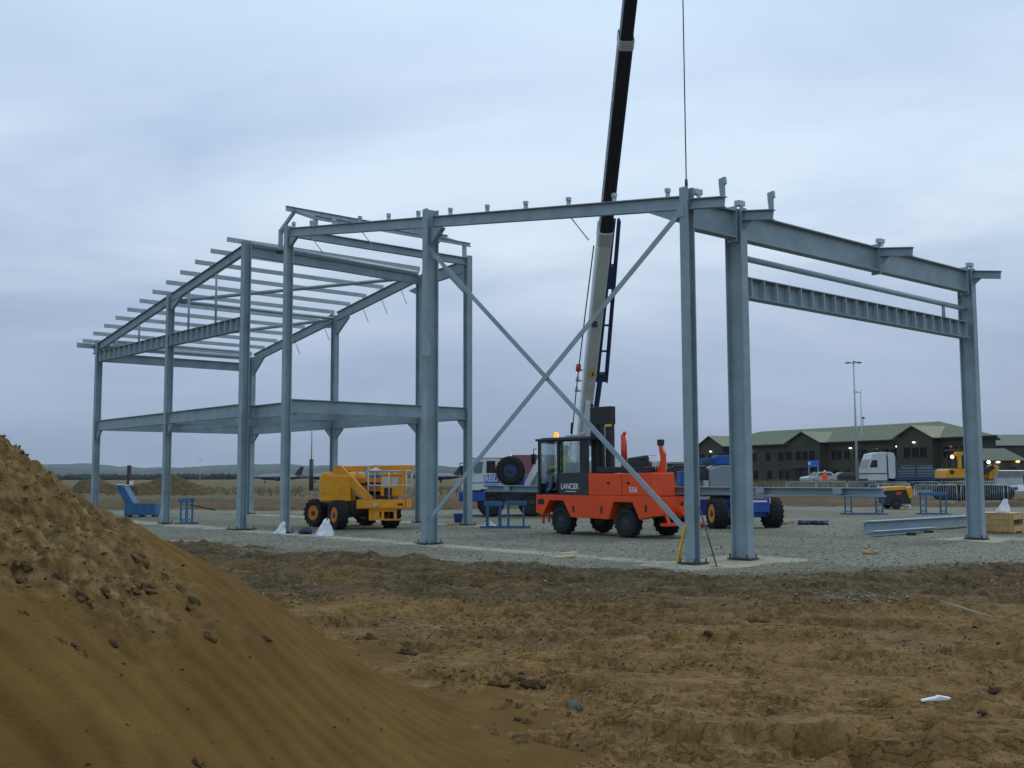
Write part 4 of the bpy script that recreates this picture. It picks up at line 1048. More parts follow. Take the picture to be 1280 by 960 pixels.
# -- mobile crane ----------------------------------------------------------------------------------
def build_crane():
    oy = 44.0
    T = thing('mobile_crane', 'white and blue mobile crane with a dark telescopic boom raised over the frame', 'crane', (0, oy, 0), 0)
    X = lambda px: az(px, oy)
    Z = lambda py: zz(py, oy)
    b = MB(); b.box(X(586), 5.6, 0.25, 2.35, 0.62, 1.05); b.box(X(600), 5.6, 0.02, 2.5, 1.05, 1.14); b.box(X(625), X(655), 0.06, 0.3, 0.62, 1.0); b.done('chassis', BLACK, T, 0.01)
    cab = [(X(576), 1.08), (X(626), 1.08), (X(630), 1.35), (X(629), 2.30), (X(624), 2.40), (X(588), 2.40), (X(583), 2.28), (X(577), 1.62)]
    MB().prism(cab, 0.02, 2.45, 'y').done('cab', WHITE, T, 0.03)
    MB().box(X(586), X(634), 0.0, 2.47, 2.405, 2.45).done('cab_roof', WHITE, T, 0.015)
    win = ([(X(591.5), Z(591)), (X(602), Z(591)), (X(603.5), Z(577)), (X(592.5), Z(577))], [(X(607.5), Z(591)), (X(619.5), Z(591)), (X(618.5), Z(576)), (X(608), Z(576))])
    for w, m in zip(win, (TEAL, GLASSDARK)):
        MB().prism(w, -0.012, 0.03, 'y').done('cab_window', m, T)
    MB().box(X(583), X(584.2), 0.2, 2.2, 1.68, 2.25).done('windscreen', GLASSDARK, T)
    MB().box(X(577), X(630), -0.004, 0.02, Z(603.6), Z(603.0)).done('cab_seam', BLACK, T)
    MB().box(X(573), X(606.5), -0.03, 2.5, Z(626.5), Z(614.5)).done('front_bumper', BLUE2, T, 0.03)
    b = MB(); b.path([(X(582), 0.1, 2.2), (X(575), -0.2, 2.2), (X(575), -0.2, 1.75)], 0.02, 6); b.box(X(576), X(581.5), -0.25, -0.1, 1.6, 2.1); b.done('mirror', BLACK, T)
    p = MB(); p.box(X(605), X(622.8), -0.016, 0.0, Z(603.6), Z(593.7)); p.box(X(605), X(622.8), -0.016, 0.0, Z(608.0), Z(605.6)); o = p.done('name_panel', SIGNBLUE, T)
    text('lettering', 'REID', 0.33, WHITE, o, Matrix.Translation((X(614), -0.018, Z(598.6))) @ FACE_NEG_Y, 0.003, 0.80)
    for px in (613, 664, 712, 736): wheel(T, (X(px), 0.22, 0.55), 0.55, 0.42, BLACK, 18, 0.55)
    for px in (613, 664, 712, 736): wheel(T, (X(px), 2.28, 0.55), 0.55, 0.42, BLACK, 18, 0.55, 0, 1)
    sw = wheel(T, (X(637.5), 0.10, Z(588.5)), 0.60, 0.42, NAVY, 20, 0.46); sw.name = 'spare_wheel'
    b = MB(); b.box(X(646), X(655), 0.2, 0.9, 1.14, 1.62); b.done('tool_box', BLUE2, T, 0.02)
    b = MB(); b.box(X(652), X(684), 0.6, 2.2, 1.142, 1.75)
    for k in range(5): b.box(X(658+k*4), X(660+k*4), 0.585, 0.6, 1.25, 1.7)
    b.done('engine_box', MATS['steel_primer'], T, 0.02)
    b = MB(); b.bar((X(656), 0.45, 1.2), (X(678), 0.45, 2.46), 0.22, 0.26); b.bar((X(642.5), 0.5, 1.5), (X(636.5), 0.5, 2.48), 0.05, 0.05); b.done('boom_rest', WHITE, T, 0.01)
    # slewing upper works
    b = MB(); b.tube((2.9, 1.25, 1.14), (2.9, 1.25, 1.35), 0.85, 24); b.done('slew_ring', BLACK, T)
    b = MB(); b.prism([(1.2, 1.35), (3.1, 1.35), (3.1, 1.9), (2.3, 2.5), (1.2, 2.3)], 2.35, 2.6, 'x'); b.prism([(1.2, 1.35), (3.1, 1.35), (3.1, 1.9), (2.3, 2.5), (1.2, 2.3)], 3.25, 3.5, 'x'); b.box(2.2, 3.7, 2.9, 3.7, 1.3, 2.3); b.done('superstructure', WHITE, T, 0.02)
    b = MB(); b.box(3.6, 4.6, 0.6, 2.2, 1.35, 2.5); b.done('crane_cab', WHITE, T, 0.04)
    # telescopic boom
    P0 = Vector((2.88, 45.6-oy, 2.0)); TIP = Vector((3.42, 20.35-oy, 20.0))
    D = TIP-P0; ax = D.normalized(); up = Vector((0, 0, 1)); sd = -ax.cross(up).normalized(); un = ax.cross(sd).normalized()
    at = lambda k: P0 + D*k
    def sec(name, k0, k1, w, h, mats, parent=None, ch=0.14):
        b = MB()
        pr = [(-w/2, -h/2+ch*w), (-w/2+ch*w, -h/2), (w/2-ch*w, -h/2), (w/2, -h/2+ch*w), (w/2, h/2), (-w/2, h/2)]
        b.sect(at(k0), at(k1), pr)
        o = b.done(name, mats, parent or T, 0.01)
        if len(mats) > 1:
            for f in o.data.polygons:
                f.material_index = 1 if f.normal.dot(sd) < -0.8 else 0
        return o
    b0 = sec('boom_base', 0.02, 0.432, 0.45, 0.66, [BOOMWHITE])
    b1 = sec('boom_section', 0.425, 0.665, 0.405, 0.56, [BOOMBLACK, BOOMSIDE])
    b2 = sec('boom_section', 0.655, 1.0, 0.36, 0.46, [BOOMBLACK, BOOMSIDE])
    sec('boom_collar', 0.418, 0.436, 0.485, 0.70, [PALEGREY], b0)
    sec('boom_collar', 0.654, 0.664, 0.44, 0.59, [PALEGREY], b1)
    # worn pale marks down the side of the middle boom length
    rnd = random.Random(3); b = MB()
    for i in range(16):
        k = 0.455 + 0.0118*i + rnd.uniform(-0.002, 0.002)
        if i in (5, 11): continue
        p = at(k) - sd*0.2045 + un*rnd.uniform(-0.06, 0.02)
        b.bar(p - ax*0.05, p + ax*0.05, 0.006, rnd.uniform(0.10, 0.2))
    b.done('side_marking', PALEGREY, b1)
    b = MB(); b.bar(TIP - ax*0.2, TIP + ax*0.5 - un*0.2, 0.42, 0.5); b.done('boom_head', BOOMBLACK, T)
    b = MB(); b.lathe([(0.2, -0.04), (0.26, -0.05), (0.26, 0.05), (0.2, 0.04)], (TIP.x, TIP.y, TIP.z-0.25), 'x', 18); b.done('sheave', DARKSTEEL, T)
    # lift cylinder below the boom
    MB().tube((2.9, 0.6, 1.5), at(0.16) - un*0.40, 0.10, 12).done('lift_cylinder', BOOMWHITE, T)
    # signs, lamp and brackets on the boom base
    def onb(k, s, w, h, name, m, off=0.362):
        q = MB(); c = at(k) + sd*s - un*off
        q.bar(c - ax*h/2, c + ax*h/2, w, 0.012, un); return q.done(name, m, b0)
    onb(0.190, 0.06, 0.30, 0.34, 'notice', WHITE)
    onb(0.150, 0.06, 0.34, 0.16, 'notice', BLACK)
    q = MB(); c = at(0.212) + sd*0.06 - un*0.374
    q.loft([[c - sd*0.19 - ax*0.15, c + sd*0.19 - ax*0.15, c + ax*0.22], [c - sd*0.19 - ax*0.15 - un*0.012, c + sd*0.19 - ax*0.15 - un*0.012, c + ax*0.22 - un*0.012]]); q.done('warning_sign', SIGNYELLOW, b0)
    q = MB(); c = at(0.211) + sd*0.06 - un*0.39; q.bar(c - ax*0.08, c + ax*0.10, 0.06, 0.006, un); q.done('warning_mark', BLACK, b0)
    q = MB(); c = at(0.205) - sd*0.46; q.tube(c, c + ax*0.26, 0.10, 10); q.done('boom_lamp', REDLAMP, b0)
    q = MB()
    for k in (0.165, 0.185, 0.205): q.bar(at(k) - sd*0.28, at(k) - sd*0.52, 0.06, 0.06); q.tube(at(k) - sd*0.45 + ax*0.0, at(k) - sd*0.45 + ax*0.18, 0.06, 8)
    q.done('boom_bracket', PALEGREY, b0)
    MB().box(-0.1, 0.1, -0.05, 0.05, -0.1, 0.1).done('boom_clip', BLACK, b0, loc=at(0.30) - un*0.40 - sd*0.08)
    q = MB(); q.path([P0 - sd*0.5 - un*0.2, at(0.10) - sd*0.46, at(0.165) - sd*0.46, at(0.30) - sd*0.40, at(0.41) - sd*0.33], 0.022, 6); q.done('boom_hose', BLACK, b0)
    q = MB(); c = at(0.095) - sd*0.50; q.lathe([(0.10, -0.05), (0.14, 0), (0.10, 0.05)], c, 'x', 14); q.bar(c, c - ax*0.5, 0.08, 0.08); q.done('hose_reel', BLACK, b0)
    # stowed fly jib along the far side of the base section
    j = MB()
    a = lambda k, s, o=0.0: at(k) + sd*s - un*(0.15+o)
    j.tube(a(0.06, 0.36), a(0.20, 0.40), 0.11, 8)
    j.bar(a(0.19, 0.43), a(0.205, 0.43), 0.50, 0.12)
    for s in (0.30, 0.60): j.tube(a(0.20, s), a(0.452, 0.24 if s < 0.5 else 0.38), 0.055, 8)
    j.tube(a(0.19, 0.67, 0.1), a(0.452, 0.42, 0.1), 0.03, 6)
    for i, k in enumerate((0.245, 0.29, 0.335)):
        w = (k-0.2)/0.252
        j.bar(a(k, 0.30-0.06*w), a(k, 0.60-0.22*w), 0.07, 0.07)
    j.bar(a(0.352, 0.30), a(0.385, 0.30), 0.36, 0.20)
    j.done('fly_jib', NAVY, T)
    # hoist rope hanging from the boom head to the corner post
    top = Vector((TIP.x + 0.0, TIP.y, TIP.z-0.2)); bot = Vector((C1[0], C1[1]-oy, 7.32))
    MB().tube(top, bot, 0.0115, 6).done('hoist_rope', DARKSTEEL, T)
    b = MB(); b.tube(bot, bot - Vector((0, 0, 0.16)), 0.03, 8); b.done('shackle', DARKSTEEL, T)
build_crane()

# ------------------------------------------------------------------ things lying about the site
def trestle(name, w, d, h, label, at_, rz, group='blue steel trestles'):
    T = thing(name, label, 'trestle', at_, rz, group)
    t = 0.055
    for y in (-d/2, d/2):
        MB().box(-w/2-0.16, w/2+0.16, y-t/2, y+t/2, 0.0, t).done('foot_bar', BLUE, T)
        MB().box(-w/2-0.03, w/2+0.03, y-t/2-0.02, y+t/2+0.02, h-0.13, h).done('top_bar', BLUE, T, 0.006)
        for x in (-w/2+t, w/2-t):
            MB().box(x-t/2, x+t/2, y-t/2, y+t/2, t, h-0.13).done('leg', BLUE, T)
    for x in (-w/2+t, w/2-t):
        MB().box(x-0.025, x+0.025, -d/2+t/2, d/2-t/2, 0.12, 0.17).done('tie_bar', BLUE, T)
    MB().box(-w*0.3, w*0.3, -d/2+t/2+0.02, d/2-t/2-0.02, h-0.10, h-0.05).done('top_plate', BLUE, T)
    return T
trestle('trestle', 0.52, 0.55, 0.84, 'blue steel trestle under the carried beam, the one by the white bag', gp(617, 660), 6)
trestle('trestle', 0.60, 0.55, 0.86, 'blue steel trestle standing next to the front end of the orange forklift', gp(645, 660), -2)
trestle('trestle', 0.30, 0.60, 0.92, 'narrow blue trestle seen end on beside a gable column near the open blue box', gp(233, 655), -4)
trestle('trestle', 1.45, 0.70, 0.86, 'long low blue trestle in front of the yellow lidded compressor', gp(1080, 643), 3)
trestle('trestle', 0.95, 0.60, 0.93, 'tall blue trestle standing alone left of the farthest eaves column', gp(1167, 643), 0)

def loose_beam(a, b, d, w, label, z=0.0, roll=0):
    m = MB(); up = (0, 0, 1) if not roll else (-(b-a).normalized().y, (b-a).normalized().x, 0.0)
    m.ibeam(a + Vector((0, 0, z + (d if not roll else w/2))), b + Vector((0, 0, z + (d if not roll else w/2))), d, w, 0.014, 0.022, up, top=not roll)
    o = m.done('steel_beam', STEEL2); tag(o, label, 'steel beam', 'steel beams lying on the gravel'); return o
gB = Vector((math.cos(R(YAW)), math.sin(R(YAW)), 0))
loose_beam(gp(1084, 668), gp(1084, 668) + gB*7.4, 0.30, 0.30, 'grey steel beam lying on packers and pointing at the far eaves column', 0.07)
loose_beam(gp(1080, 664), gp(1080, 664) + gB*6.2, 0.22, 0.22, 'slimmer grey steel beam on the gravel behind a heavier one', 0.05)
loose_beam(gp(1090, 671), gp(1090, 671) + gB*3.4, 0.12, 0.20, 'short shallow steel channel laid in front of the heavier beams', 0.03)
for i, (px, py, l) in enumerate(((1139, 669, 'black packing block under the beam, the nearer one'), (1161, 666.5, 'black packing block under the beam, near the far column'))):
    g = gp(px, py); b = MB(); b.cbox((0, 0, 0.04), (0.22, 0.12, 0.08)); o = b.done('packing_block', BLACK, None, 0.006, g); tag(o, l, 'block', 'packing blocks')

# site box with its lid thrown open
def build_site_box():
    g = gp(176, 646); T = thing('site_box', 'blue steel tool box with its lid standing open beyond the sand mound', 'tool box', g, 4)
    b = MB(); b.box(-0.58, 0.70, -0.4, 0.4, 0.08, 0.12); b.box(-0.58, 0.70, -0.4, -0.37, 0.12, 0.56); b.box(-0.58, 0.70, 0.37, 0.4, 0.12, 0.56); b.box(-0.58, -0.55, -0.37, 0.37, 0.12, 0.56); b.box(0.67, 0.70, -0.37, 0.37, 0.12, 0.56); o = b.done('bin', BLUE, T, 0.01)
    b = MB(); b.prism([(-0.56, 0.565), (-0.20, 0.565), (-0.62, 1.28), (-0.98, 1.36)], -0.40, 0.40, 'y'); l = b.done('lid', BLUE, T, 0.015)
    b = MB(); b.blob((-0.85, -0.15, 1.36), (0.16, 0.15, 0.03), 2, 0.4); b.blob((-0.68, 0.1, 1.33), (0.12, 0.15, 0.03), 3, 0.4); b.done('label_sheet', BAGWHITE, l)
    for x in (-0.5, 0.05, 0.6): MB().box(x-0.05, x+0.05, -0.38, 0.38, 0.0, 0.08).done('skid', DARKSTEEL, T)
build_site_box()

def bag(px, py, w, h, label, seed, z=None, mat=BAGWHITE):
    g = gp(px, py) if z is None else z
    b = MB(); rnd = random.Random(seed)
    # one crumpled skin: sagging base, pinched waist and a twisted neck to one side
    n = 26; rings = []; lean = rnd.uniform(0.10, 0.28)*rnd.choice((-1, 1))
    ph = [rnd.uniform(0, 6.28) for _ in range(6)]
    prof = ((0.0, 0.98), (0.06, 1.10), (0.18, 1.04), (0.32, 0.84), (0.45, 0.74), (0.56, 0.58), (0.66, 0.46), (0.75, 0.42), (0.84, 0.40), (0.92, 0.30), (0.98, 0.10))
    for t, rr in prof:
        rg = []
        for i in range(n):
            a = 2*math.pi*i/n
            fold = 0.20*math.sin(3*a+ph[0]+t*3) + 0.14*math.sin(5*a+ph[1]-t*6) + 0.10*math.sin(9*a+ph[2]+t*9) + 0.06*rnd.uniform(-1, 1)
            r_ = w/2*rr*(1+fold*(0.6+0.7*t))
            rg.append((math.cos(a)*r_ + lean*h*t*t*1.4, math.sin(a)*r_*0.75, max(0.0, h*t + h*0.10*math.sin(2*a+ph[3])*(t > 0.3) + 0.012*rnd.uniform(-1, 1)*(t > 0))))
        rings.append(rg)
    b.loft(rings, True, False)
    o = b.done('plastic_bag', mat, None, 0.0, g)
    tag(o, label, 'bag', 'crumpled white plastic bags')
    return o
bag(350, 668, 0.30, 0.36, 'crumpled white plastic bag at the foot of a gable column', 5)
bag(405, 671, 0.44, 0.48, 'bigger crumpled white plastic bag in front of the yellow boom lift', 8)
bag(612, 659, 0.40, 0.20, 'flat white plastic bag under the blue trestle', 3)
b = MB(); b.blob((0, 0, 0.08), (0.22, 0.14, 0.10), 5, 0.25); b.bar((-0.1, 0, 0.17), (0.1, 0, 0.17), 0.02, 0.03)
tag(b.done('tool_bag', TARP, None, 0, gp(382, 668)), 'dark blue tool bag on the gravel between the two white bags', 'tool bag')
b = MB()
for i, (x, y, s) in enumerate(((-0.3, 0, 0.22), (0.05, 0.05, 0.26), (0.36, -0.02, 0.18), (0.15, -0.15, 0.15))): b.blob((x, y, 0.06), (s, 0.17, 0.09), 20+i, 0.35)
tag(b.done('fabric_heap', TARP, None, 0, gp(1015, 656)), 'dark blue heap of slings and sheeting on the gravel behind the long beam', 'sling heap')
for i, (px, py, s, l) in enumerate(((981, 655, 0.14, 'brown broken brick beside the tyre of the blue lift'), (990, 654, 0.10, 'small pale lump of rubble near the blue lift tyre'), (1086, 693, 0.11, 'lone reddish brick on the open gravel'), (1096, 692, 0.07, 'pale chip of stone next to the lone brick'))):
    b = MB(); b.blob((0, 0, s*0.35), (s, s*0.7, s*0.5), 40+i, 0.3, 2); tag(b.done('rubble', TIMBER if i % 2 == 0 else CONCRETE, None, 0, gp(px, py), True), l, 'rubble')

def build_crate():
    T = thing('crate', 'wooden slatted crate at the foot of the farthest eaves column', 'crate', gp(1252, 666), -40)
    w, d, h = 0.92, 1.0, 0.56
    for i in range(3):
        z = 0.06 + i*0.165
        MB().box(-w/2, w/2, -d/2, -d/2+0.022, z, z+0.155).done('plank', TIMBER, T)
        MB().box(-w/2, w/2, d/2-0.022, d/2, z, z+0.155).done('plank', TIMBER, T)
    for i in (0, 2):
        z = 0.06 + i*0.165
        MB().box(w/2-0.022, w/2, -d/2+0.03, d/2-0.03, z, z+0.155).done('plank', TIMBER, T)
        MB().box(-w/2, -w/2+0.022, -d/2+0.03, d/2-0.03, z, z+0.155).done('plank', TIMBER, T)
    for x in (-w/2+0.05, w/2-0.06):
        MB().box(x-0.04, x+0.04, -d/2-0.024, -d/2-0.001, 0.04, h).done('batten', TIMBER, T)
    for k in range(5):
        y = -d/2 + 0.02 + k*0.195
        MB().box(-w/2, w/2, y, y+0.17, h, h+0.02).done('lid_board', TIMBERPALE, T)
    for y in (-0.4, 0.4): MB().box(-w/2, w/2, y-0.05, y+0.05, 0.0, 0.06).done('skid', TIMBER, T)
build_crate()
bag(0, 0, 0.34, 0.36, 'white plastic bag standing on the wooden crate', 12, gp(1252, 666) + Vector((0.05, -0.05, 0.582)))

def stick(name, a, b, w, h, mat, label, cat, group=None):
    m = MB(); m.bar(a, b, w, h); o = m.done(name, mat); tag(o, label, cat, group); return o
def on_ground(px, py, dz=0.0):
    g = gp(px, py); return Vector((g.x, g.y, ground_height(g.x, g.y) + dz))
stick('plank', gp(690, 699) + Vector((0, 0, 0.03)), gp(718, 697) + Vector((0, 0, 0.03)), 0.10, 0.03, TIMBERPALE, 'pale offcut of plank at the edge of the concrete strip, lower of two', 'plank', 'planks left by the footing')
stick('plank', gp(700, 696.5) + Vector((0, 0, 0.07)), gp(720, 694) + Vector((0, 0, 0.06)), 0.10, 0.03, TIMBERPALE, 'pale offcut of plank lying across another by the concrete strip', 'plank', 'planks left by the footing')
stick('plank', on_ground(212, 679, 0.04), on_ground(264, 683, 0.04), 0.10, 0.045, TIMBERPALE, 'long white painted batten on the gravel behind the sand mound', 'batten')
stick('spirit_level', gp(847, 705) + Vector((0, 0, 0.02)), Vector((C1[0]-0.14, C1[1]-0.02, 0.72)), 0.05, 0.03, SIGNYELLOW, 'yellow spirit level leaning against the nearest corner post', 'spirit level')
m = MB(); m.tube(gp(896, 709) + Vector((0, 0, 0.01)), Vector((C1[0]+0.13, C1[1]-0.05, 1.06)), 0.013, 8); m.tube(gp(896, 709) + Vector((-0.12, 0, 0.012)), gp(896, 709) + Vector((0.1, 0.02, 0.012)), 0.012, 6)
tag(m.done('steel_rod', DARKSTEEL), 'thin dark rod leaning on the nearest corner post', 'rod')
stick('stick', on_ground(1176, 764, 0.05), on_ground(1240, 780, 0.05), 0.018, 0.018, CONCRETE, 'thin pale stick lying on the churned soil', 'stick')
b = MB(); b.prism([(-0.11, 0.0), (0.08, 0.012), (0.105, 0.026), (0.02, 0.042), (0.0, 0.03), (-0.10, 0.012)], -0.03, 0.03, 'y')
tag(b.done('scrap', BAGWHITE, None, 0.004, on_ground(1170, 877, 0.0)), 'white scrap of plastic on the sandy ground in front', 'scrap')
for i, dy in enumerate((0, 0.16, 0.32)):
    g = gp(568, 657); stick('timber', g + Vector((-0.25, dy, 0.04+0.0)), g + Vector((0.40, dy+0.05, 0.04)), 0.12, 0.08, TIMBER, ['brown timber in front of others by the second line column', 'brown timber, the middle of three under a blue bucket', 'brown timber, the back one of three under a blue bucket'][i], 'timber', 'timbers under the blue bucket')
b = MB(); b.lathe([(0.13, 0.0), (0.17, 0.30), (0.175, 0.31), (0.15, 0.31), (0.12, 0.03)], (0, 0, 0), 'z', 16)
tag(b.done('bucket', BLUE2, None, 0, gp(572, 656.5) + Vector((0.02, 0.16, 0.083))), 'blue bucket standing on short brown timbers', 'bucket')
g = gp(222, 643)
stick('plank', g + Vector((-0.5, 0, 0.15)), g + Vector((0.5, 0.2, 0.42)), 0.12, 0.04, TIMBERPALE, 'pale plank propped up behind the narrow blue trestle', 'plank')
stick('timber', g + Vector((0.5, 0.15, 0.42)), g + Vector((1.6, 0.4, 0.18)), 0.12, 0.06, DARKSTEEL, 'dark timber sloping down behind the narrow blue trestle', 'timber')

# -- compressor ------------------------------------------------------------------------------
def build_compressor():
    y = 52.5; X = lambda p: az(p, y); Z = lambda p: zz(p, y)
    g = Vector((X(1116), y, 0)); T = thing('compressor', 'small black site compressor with a tilted yellow lid on a white towbar', 'compressor', g, 0)
    x = lambda p: X(p)-g.x
    b = MB(); b.prism([(x(1100), Z(631)), (x(1131), Z(631)), (x(1132), Z(613)), (x(1100), Z(615))], -0.6, 0.5, 'y'); b.done('body', BLACK, T, 0.03)
    b = MB(); b.prism([(x(1099), Z(615.3)), (x(1124), Z(613.8)), (x(1127), Z(609)), (x(1099.5), Z(610.5))], -0.64, 0.54, 'y'); b.done('lid', YELLOW2, T, 0.03)
    b = MB(); b.prism([(x(1124.5), Z(612)), (x(1132.5), Z(609.5)), (x(1133), Z(622)), (x(1129), Z(625))], -0.64, 0.54, 'y'); b.done('end_cover', YELLOW2, T, 0.03)
    b = MB(); b.box(x(1113), x(1119), -0.615, -0.60, Z(620), Z(616)); b.done('notice', REDLAMP, T)
    b = MB()
    for k in range(9): b.box(x(1103+k*2.6), x(1104+k*2.6), -0.615, -0.60, Z(630), Z(622))
    b.done('grille', DARKSTEEL, T)
    b = MB(); b.bar((x(1103), -0.1, Z(631)), (x(1130), -0.5, Z(633)), 0.09, 0.09); b.bar((x(1130), -0.5, Z(633)), (x(1131), -0.5, 0.02), 0.06, 0.08, (1, 0, 0)); b.done('towbar', WHITE, T)
    wheel(T, (x(1112), -0.62, 0.26), 0.26, 0.16, BLACK, 12, 0.55)
    wheel(T, (x(1112), 0.62, 0.26), 0.26, 0.16, BLACK, 12, 0.55, 0, 1)
build_compressor()

# -- crowd barriers -----------------------------------------------------------------------------
def build_barriers():
    T = thing('crowd_barrier', '', 'crowd barrier', (0, 0, 0), 0, 'crowd barriers along the site edge')
    w, h, r = 2.3, 1.1, 0.022
    m = MB(); pts = [(-w/2, 0, 0.18), (-w/2, 0, h-0.12), (-w/2+0.04, 0, h-0.04), (-w/2+0.12, 0, h), (w/2-0.12, 0, h), (w/2-0.04, 0, h-0.04), (w/2, 0, h-0.12), (w/2, 0, 0.18), (-w/2, 0, 0.18)]
    m.path(pts, r, 6).done('barrier_frame', GALV, T)
    m = MB()
    for k in range(18):
        x = -w/2 + w*(k+1)/19; m.tube((x, 0, 0.18), (x, 0, h), 0.009, 5)
    o = m.done('bars', GALV, T); o['kind'] = 'stuff'
    for x in (-w/2+0.35, w/2-0.35):
        f = MB(); f.path([(x, -0.3, 0.0), (x, -0.28, 0.1), (x, 0, 0.2), (x, 0.28, 0.1), (x, 0.3, 0.0)], 0.018, 6); f.done('foot', GALV, T)
    first = True
    def put(x, y, rz, label):
        nonlocal first
        z = ground_height(x, y)
        if first:
            T.location = (x, y, z); T.rotation_euler = (0, 0, R(rz)); T['label'] = label; first = False
        else: dup(T, (x, y, z), rz, label)
    front = ('crowd barrier of the front row behind the yellow lidded compressor', 'crowd barrier of the front row between the compressor and the tall trestle', 'crowd barrier of the front row behind the far eaves column', 'crowd barrier of the front row just right of the far eaves column', 'crowd barrier of the front row cut off by the picture edge')
    x = az(1110, 60)
    for i, l in enumerate(front): put(x + 2.5*i, 60 - 0.25*i, -5, l)
    back = ('crowd barrier of the back row nearest the orange clad worker', 'crowd barrier of the back row below the silver car', 'crowd barrier of the back row below the dark car', 'crowd barrier of the back row left of the white truck cab', 'crowd barrier of the back row under the white truck cab',
            'crowd barrier of the back row under the truck bed', 'crowd barrier of the back row under the tail of the truck load', 'crowd barrier of the back row left of the bulldozer tracks', 'crowd barrier of the back row in front of the bulldozer cab', 'crowd barrier of the back row behind the far column', 'crowd barrier of the back row in front of the bulldozer blade')
    x = az(1000, 84)
    for i, l in enumerate(back): put(x + 2.42*i, 84 - 1.35*i*(i > 6)*0.5, -3 if i < 7 else -14, l)
build_barriers()

# -- worker in orange ------------------------------------------------------------------------------
def build_worker():
    p = Vector((az(1030, 97), 97, 0)); p.z = ground_height(p.x, p.y)
    J = {'pelvis': ((0, 0, 0.93), (0.15, 0.11)), 'waist': ((0, 0, 1.12), (0.15, 0.11)), 'chest': ((0, 0, 1.33), (0.18, 0.12)), 'neck': ((0, -0.01, 1.48), 0.055), 'chin': ((0, -0.02, 1.55), 0.07), 'head': ((0, -0.015, 1.65), 0.095), 'crown': ((0, -0.01, 1.72), 0.07)}
    Bn = [('pelvis', 'waist'), ('waist', 'chest'), ('chest', 'neck'), ('neck', 'chin'), ('chin', 'head'), ('head', 'crown')]
    for n, s in (('a', -1), ('b', 1)):
        J['sh'+n] = ((s*0.20, 0, 1.40), 0.07); J['el'+n] = ((s*0.30, 0.02, 1.13), 0.055); J['wr'+n] = ((s*0.27, -0.10, 0.92), 0.038); J['ha'+n] = ((s*0.25, -0.15, 0.84), 0.04)
        J['hi'+n] = ((s*0.10, 0, 0.88), 0.10); J['kn'+n] = ((s*0.13, -0.02, 0.50), 0.07); J['an'+n] = ((s*0.14, 0.02, 0.10), 0.048); J['to'+n] = ((s*0.16, -0.14, 0.045), 0.042)
        Bn += [('chest', 'sh'+n), ('sh'+n, 'el'+n), ('el'+n, 'wr'+n), ('wr'+n, 'ha'+n), ('pelvis', 'hi'+n), ('hi'+n, 'kn'+n), ('kn'+n, 'an'+n), ('an'+n, 'to'+n)]
    P = person_mesh('person', J, Bn, [HIORANGE, SKIN, TROUSER, BLACK], lambda c: 1 if (c.z > 1.5 or (c.z < 0.90 and abs(c.x) > 0.19)) else (3 if c.z < 0.12 else (2 if c.z < 0.80 else 0)))
    tag(P, 'worker in bright orange jacket standing behind the barriers near the parked cars', 'person')
    P.location = p; P.rotation_euler = (0, 0, R(12))
    h = MB(); h.lathe([(0.118, 1.67), (0.116, 1.72), (0.09, 1.78), (0.05, 1.805), (0.004, 1.81)], (0, -0.01, 0), 'z', 14); h.done('hard_hat', WHITE, P)
build_worker()

# ------------------------------------------------------------------ vehicles beyond the barriers
def car(x, y, rz, mat, label, hatch=True):
    T = thing('parked_car', label, 'car', (x, y, ground_height(x, y)), rz, 'cars parked by the station')
    L = 4.2
    body = [(-2.1, 0.35), (-1.75, 0.28), (1.8, 0.28), (2.1, 0.38), (2.1, 0.72), (1.9, 0.86), (0.95, 0.96), (-1.85, 0.98), (-2.1, 0.85)]
    MB().prism(body, -0.83, 0.83, 'y').done('body', mat, T, 0.05)
    cabn = [(0.95, 0.965), (0.25, 1.42), (-1.30, 1.45), (-1.9, 0.985)] if hatch else [(0.8, 0.965), (0.15, 1.40), (-1.0, 1.42), (-1.75, 0.985)]
    b = MB(); cx = sum(p[0] for p in cabn)/4
    b.loft([[(p[0], (-0.78 if p[1] < 1.2 else -0.62), p[1]) for p in cabn], [(p[0], (0.78 if p[1] < 1.2 else 0.62), p[1]) for p in cabn]]); b.done('cabin', mat, T, 0.04)
    for s in (-1, 1):
        for xa, xb, xc, xd in ((-1.6, -0.62, -0.62, -1.2), (-0.52, 0.70, 0.20, -0.52)):
            b = MB(); q = [(xa, s*0.785, 1.0), (xb, s*0.785, 1.0), (xc, s*0.648, 1.36), (xd, s*0.648, 1.36)]
            b.loft([q, [(a, c*1.02, d) for a, c, d in q]]); b.done('window', GLASSDARK, T)
        MB().box(2.05, 2.12, s*0.6-0.14, s*0.6+0.14, 0.62, 0.75).done('headlight', WHITE, T, 0.01)
        for xx in (-1.3, 1.3): 
            wheel(T, (xx, s*0.75, 0.30), 0.30, 0.18, PALEGREY, 10, 0.6, 0, s)
    b = MB(); q = [(0.93, -0.68, 1.0), (0.93, 0.68, 1.0), (0.34, 0.56, 1.385), (0.34, -0.56, 1.385)]
    b.loft([q, [(a+0.03, c, d+0.02) for a, c, d in q]]); b.done('windscreen', GLASSDARK, T)
    return T
car(az(1022, 128), 128, 200, CARSILVER, 'small silver car parked in front of the station entrance')
car(az(1052, 131), 131, 190, CARDARK, 'dark estate car parked right of the silver one', False)

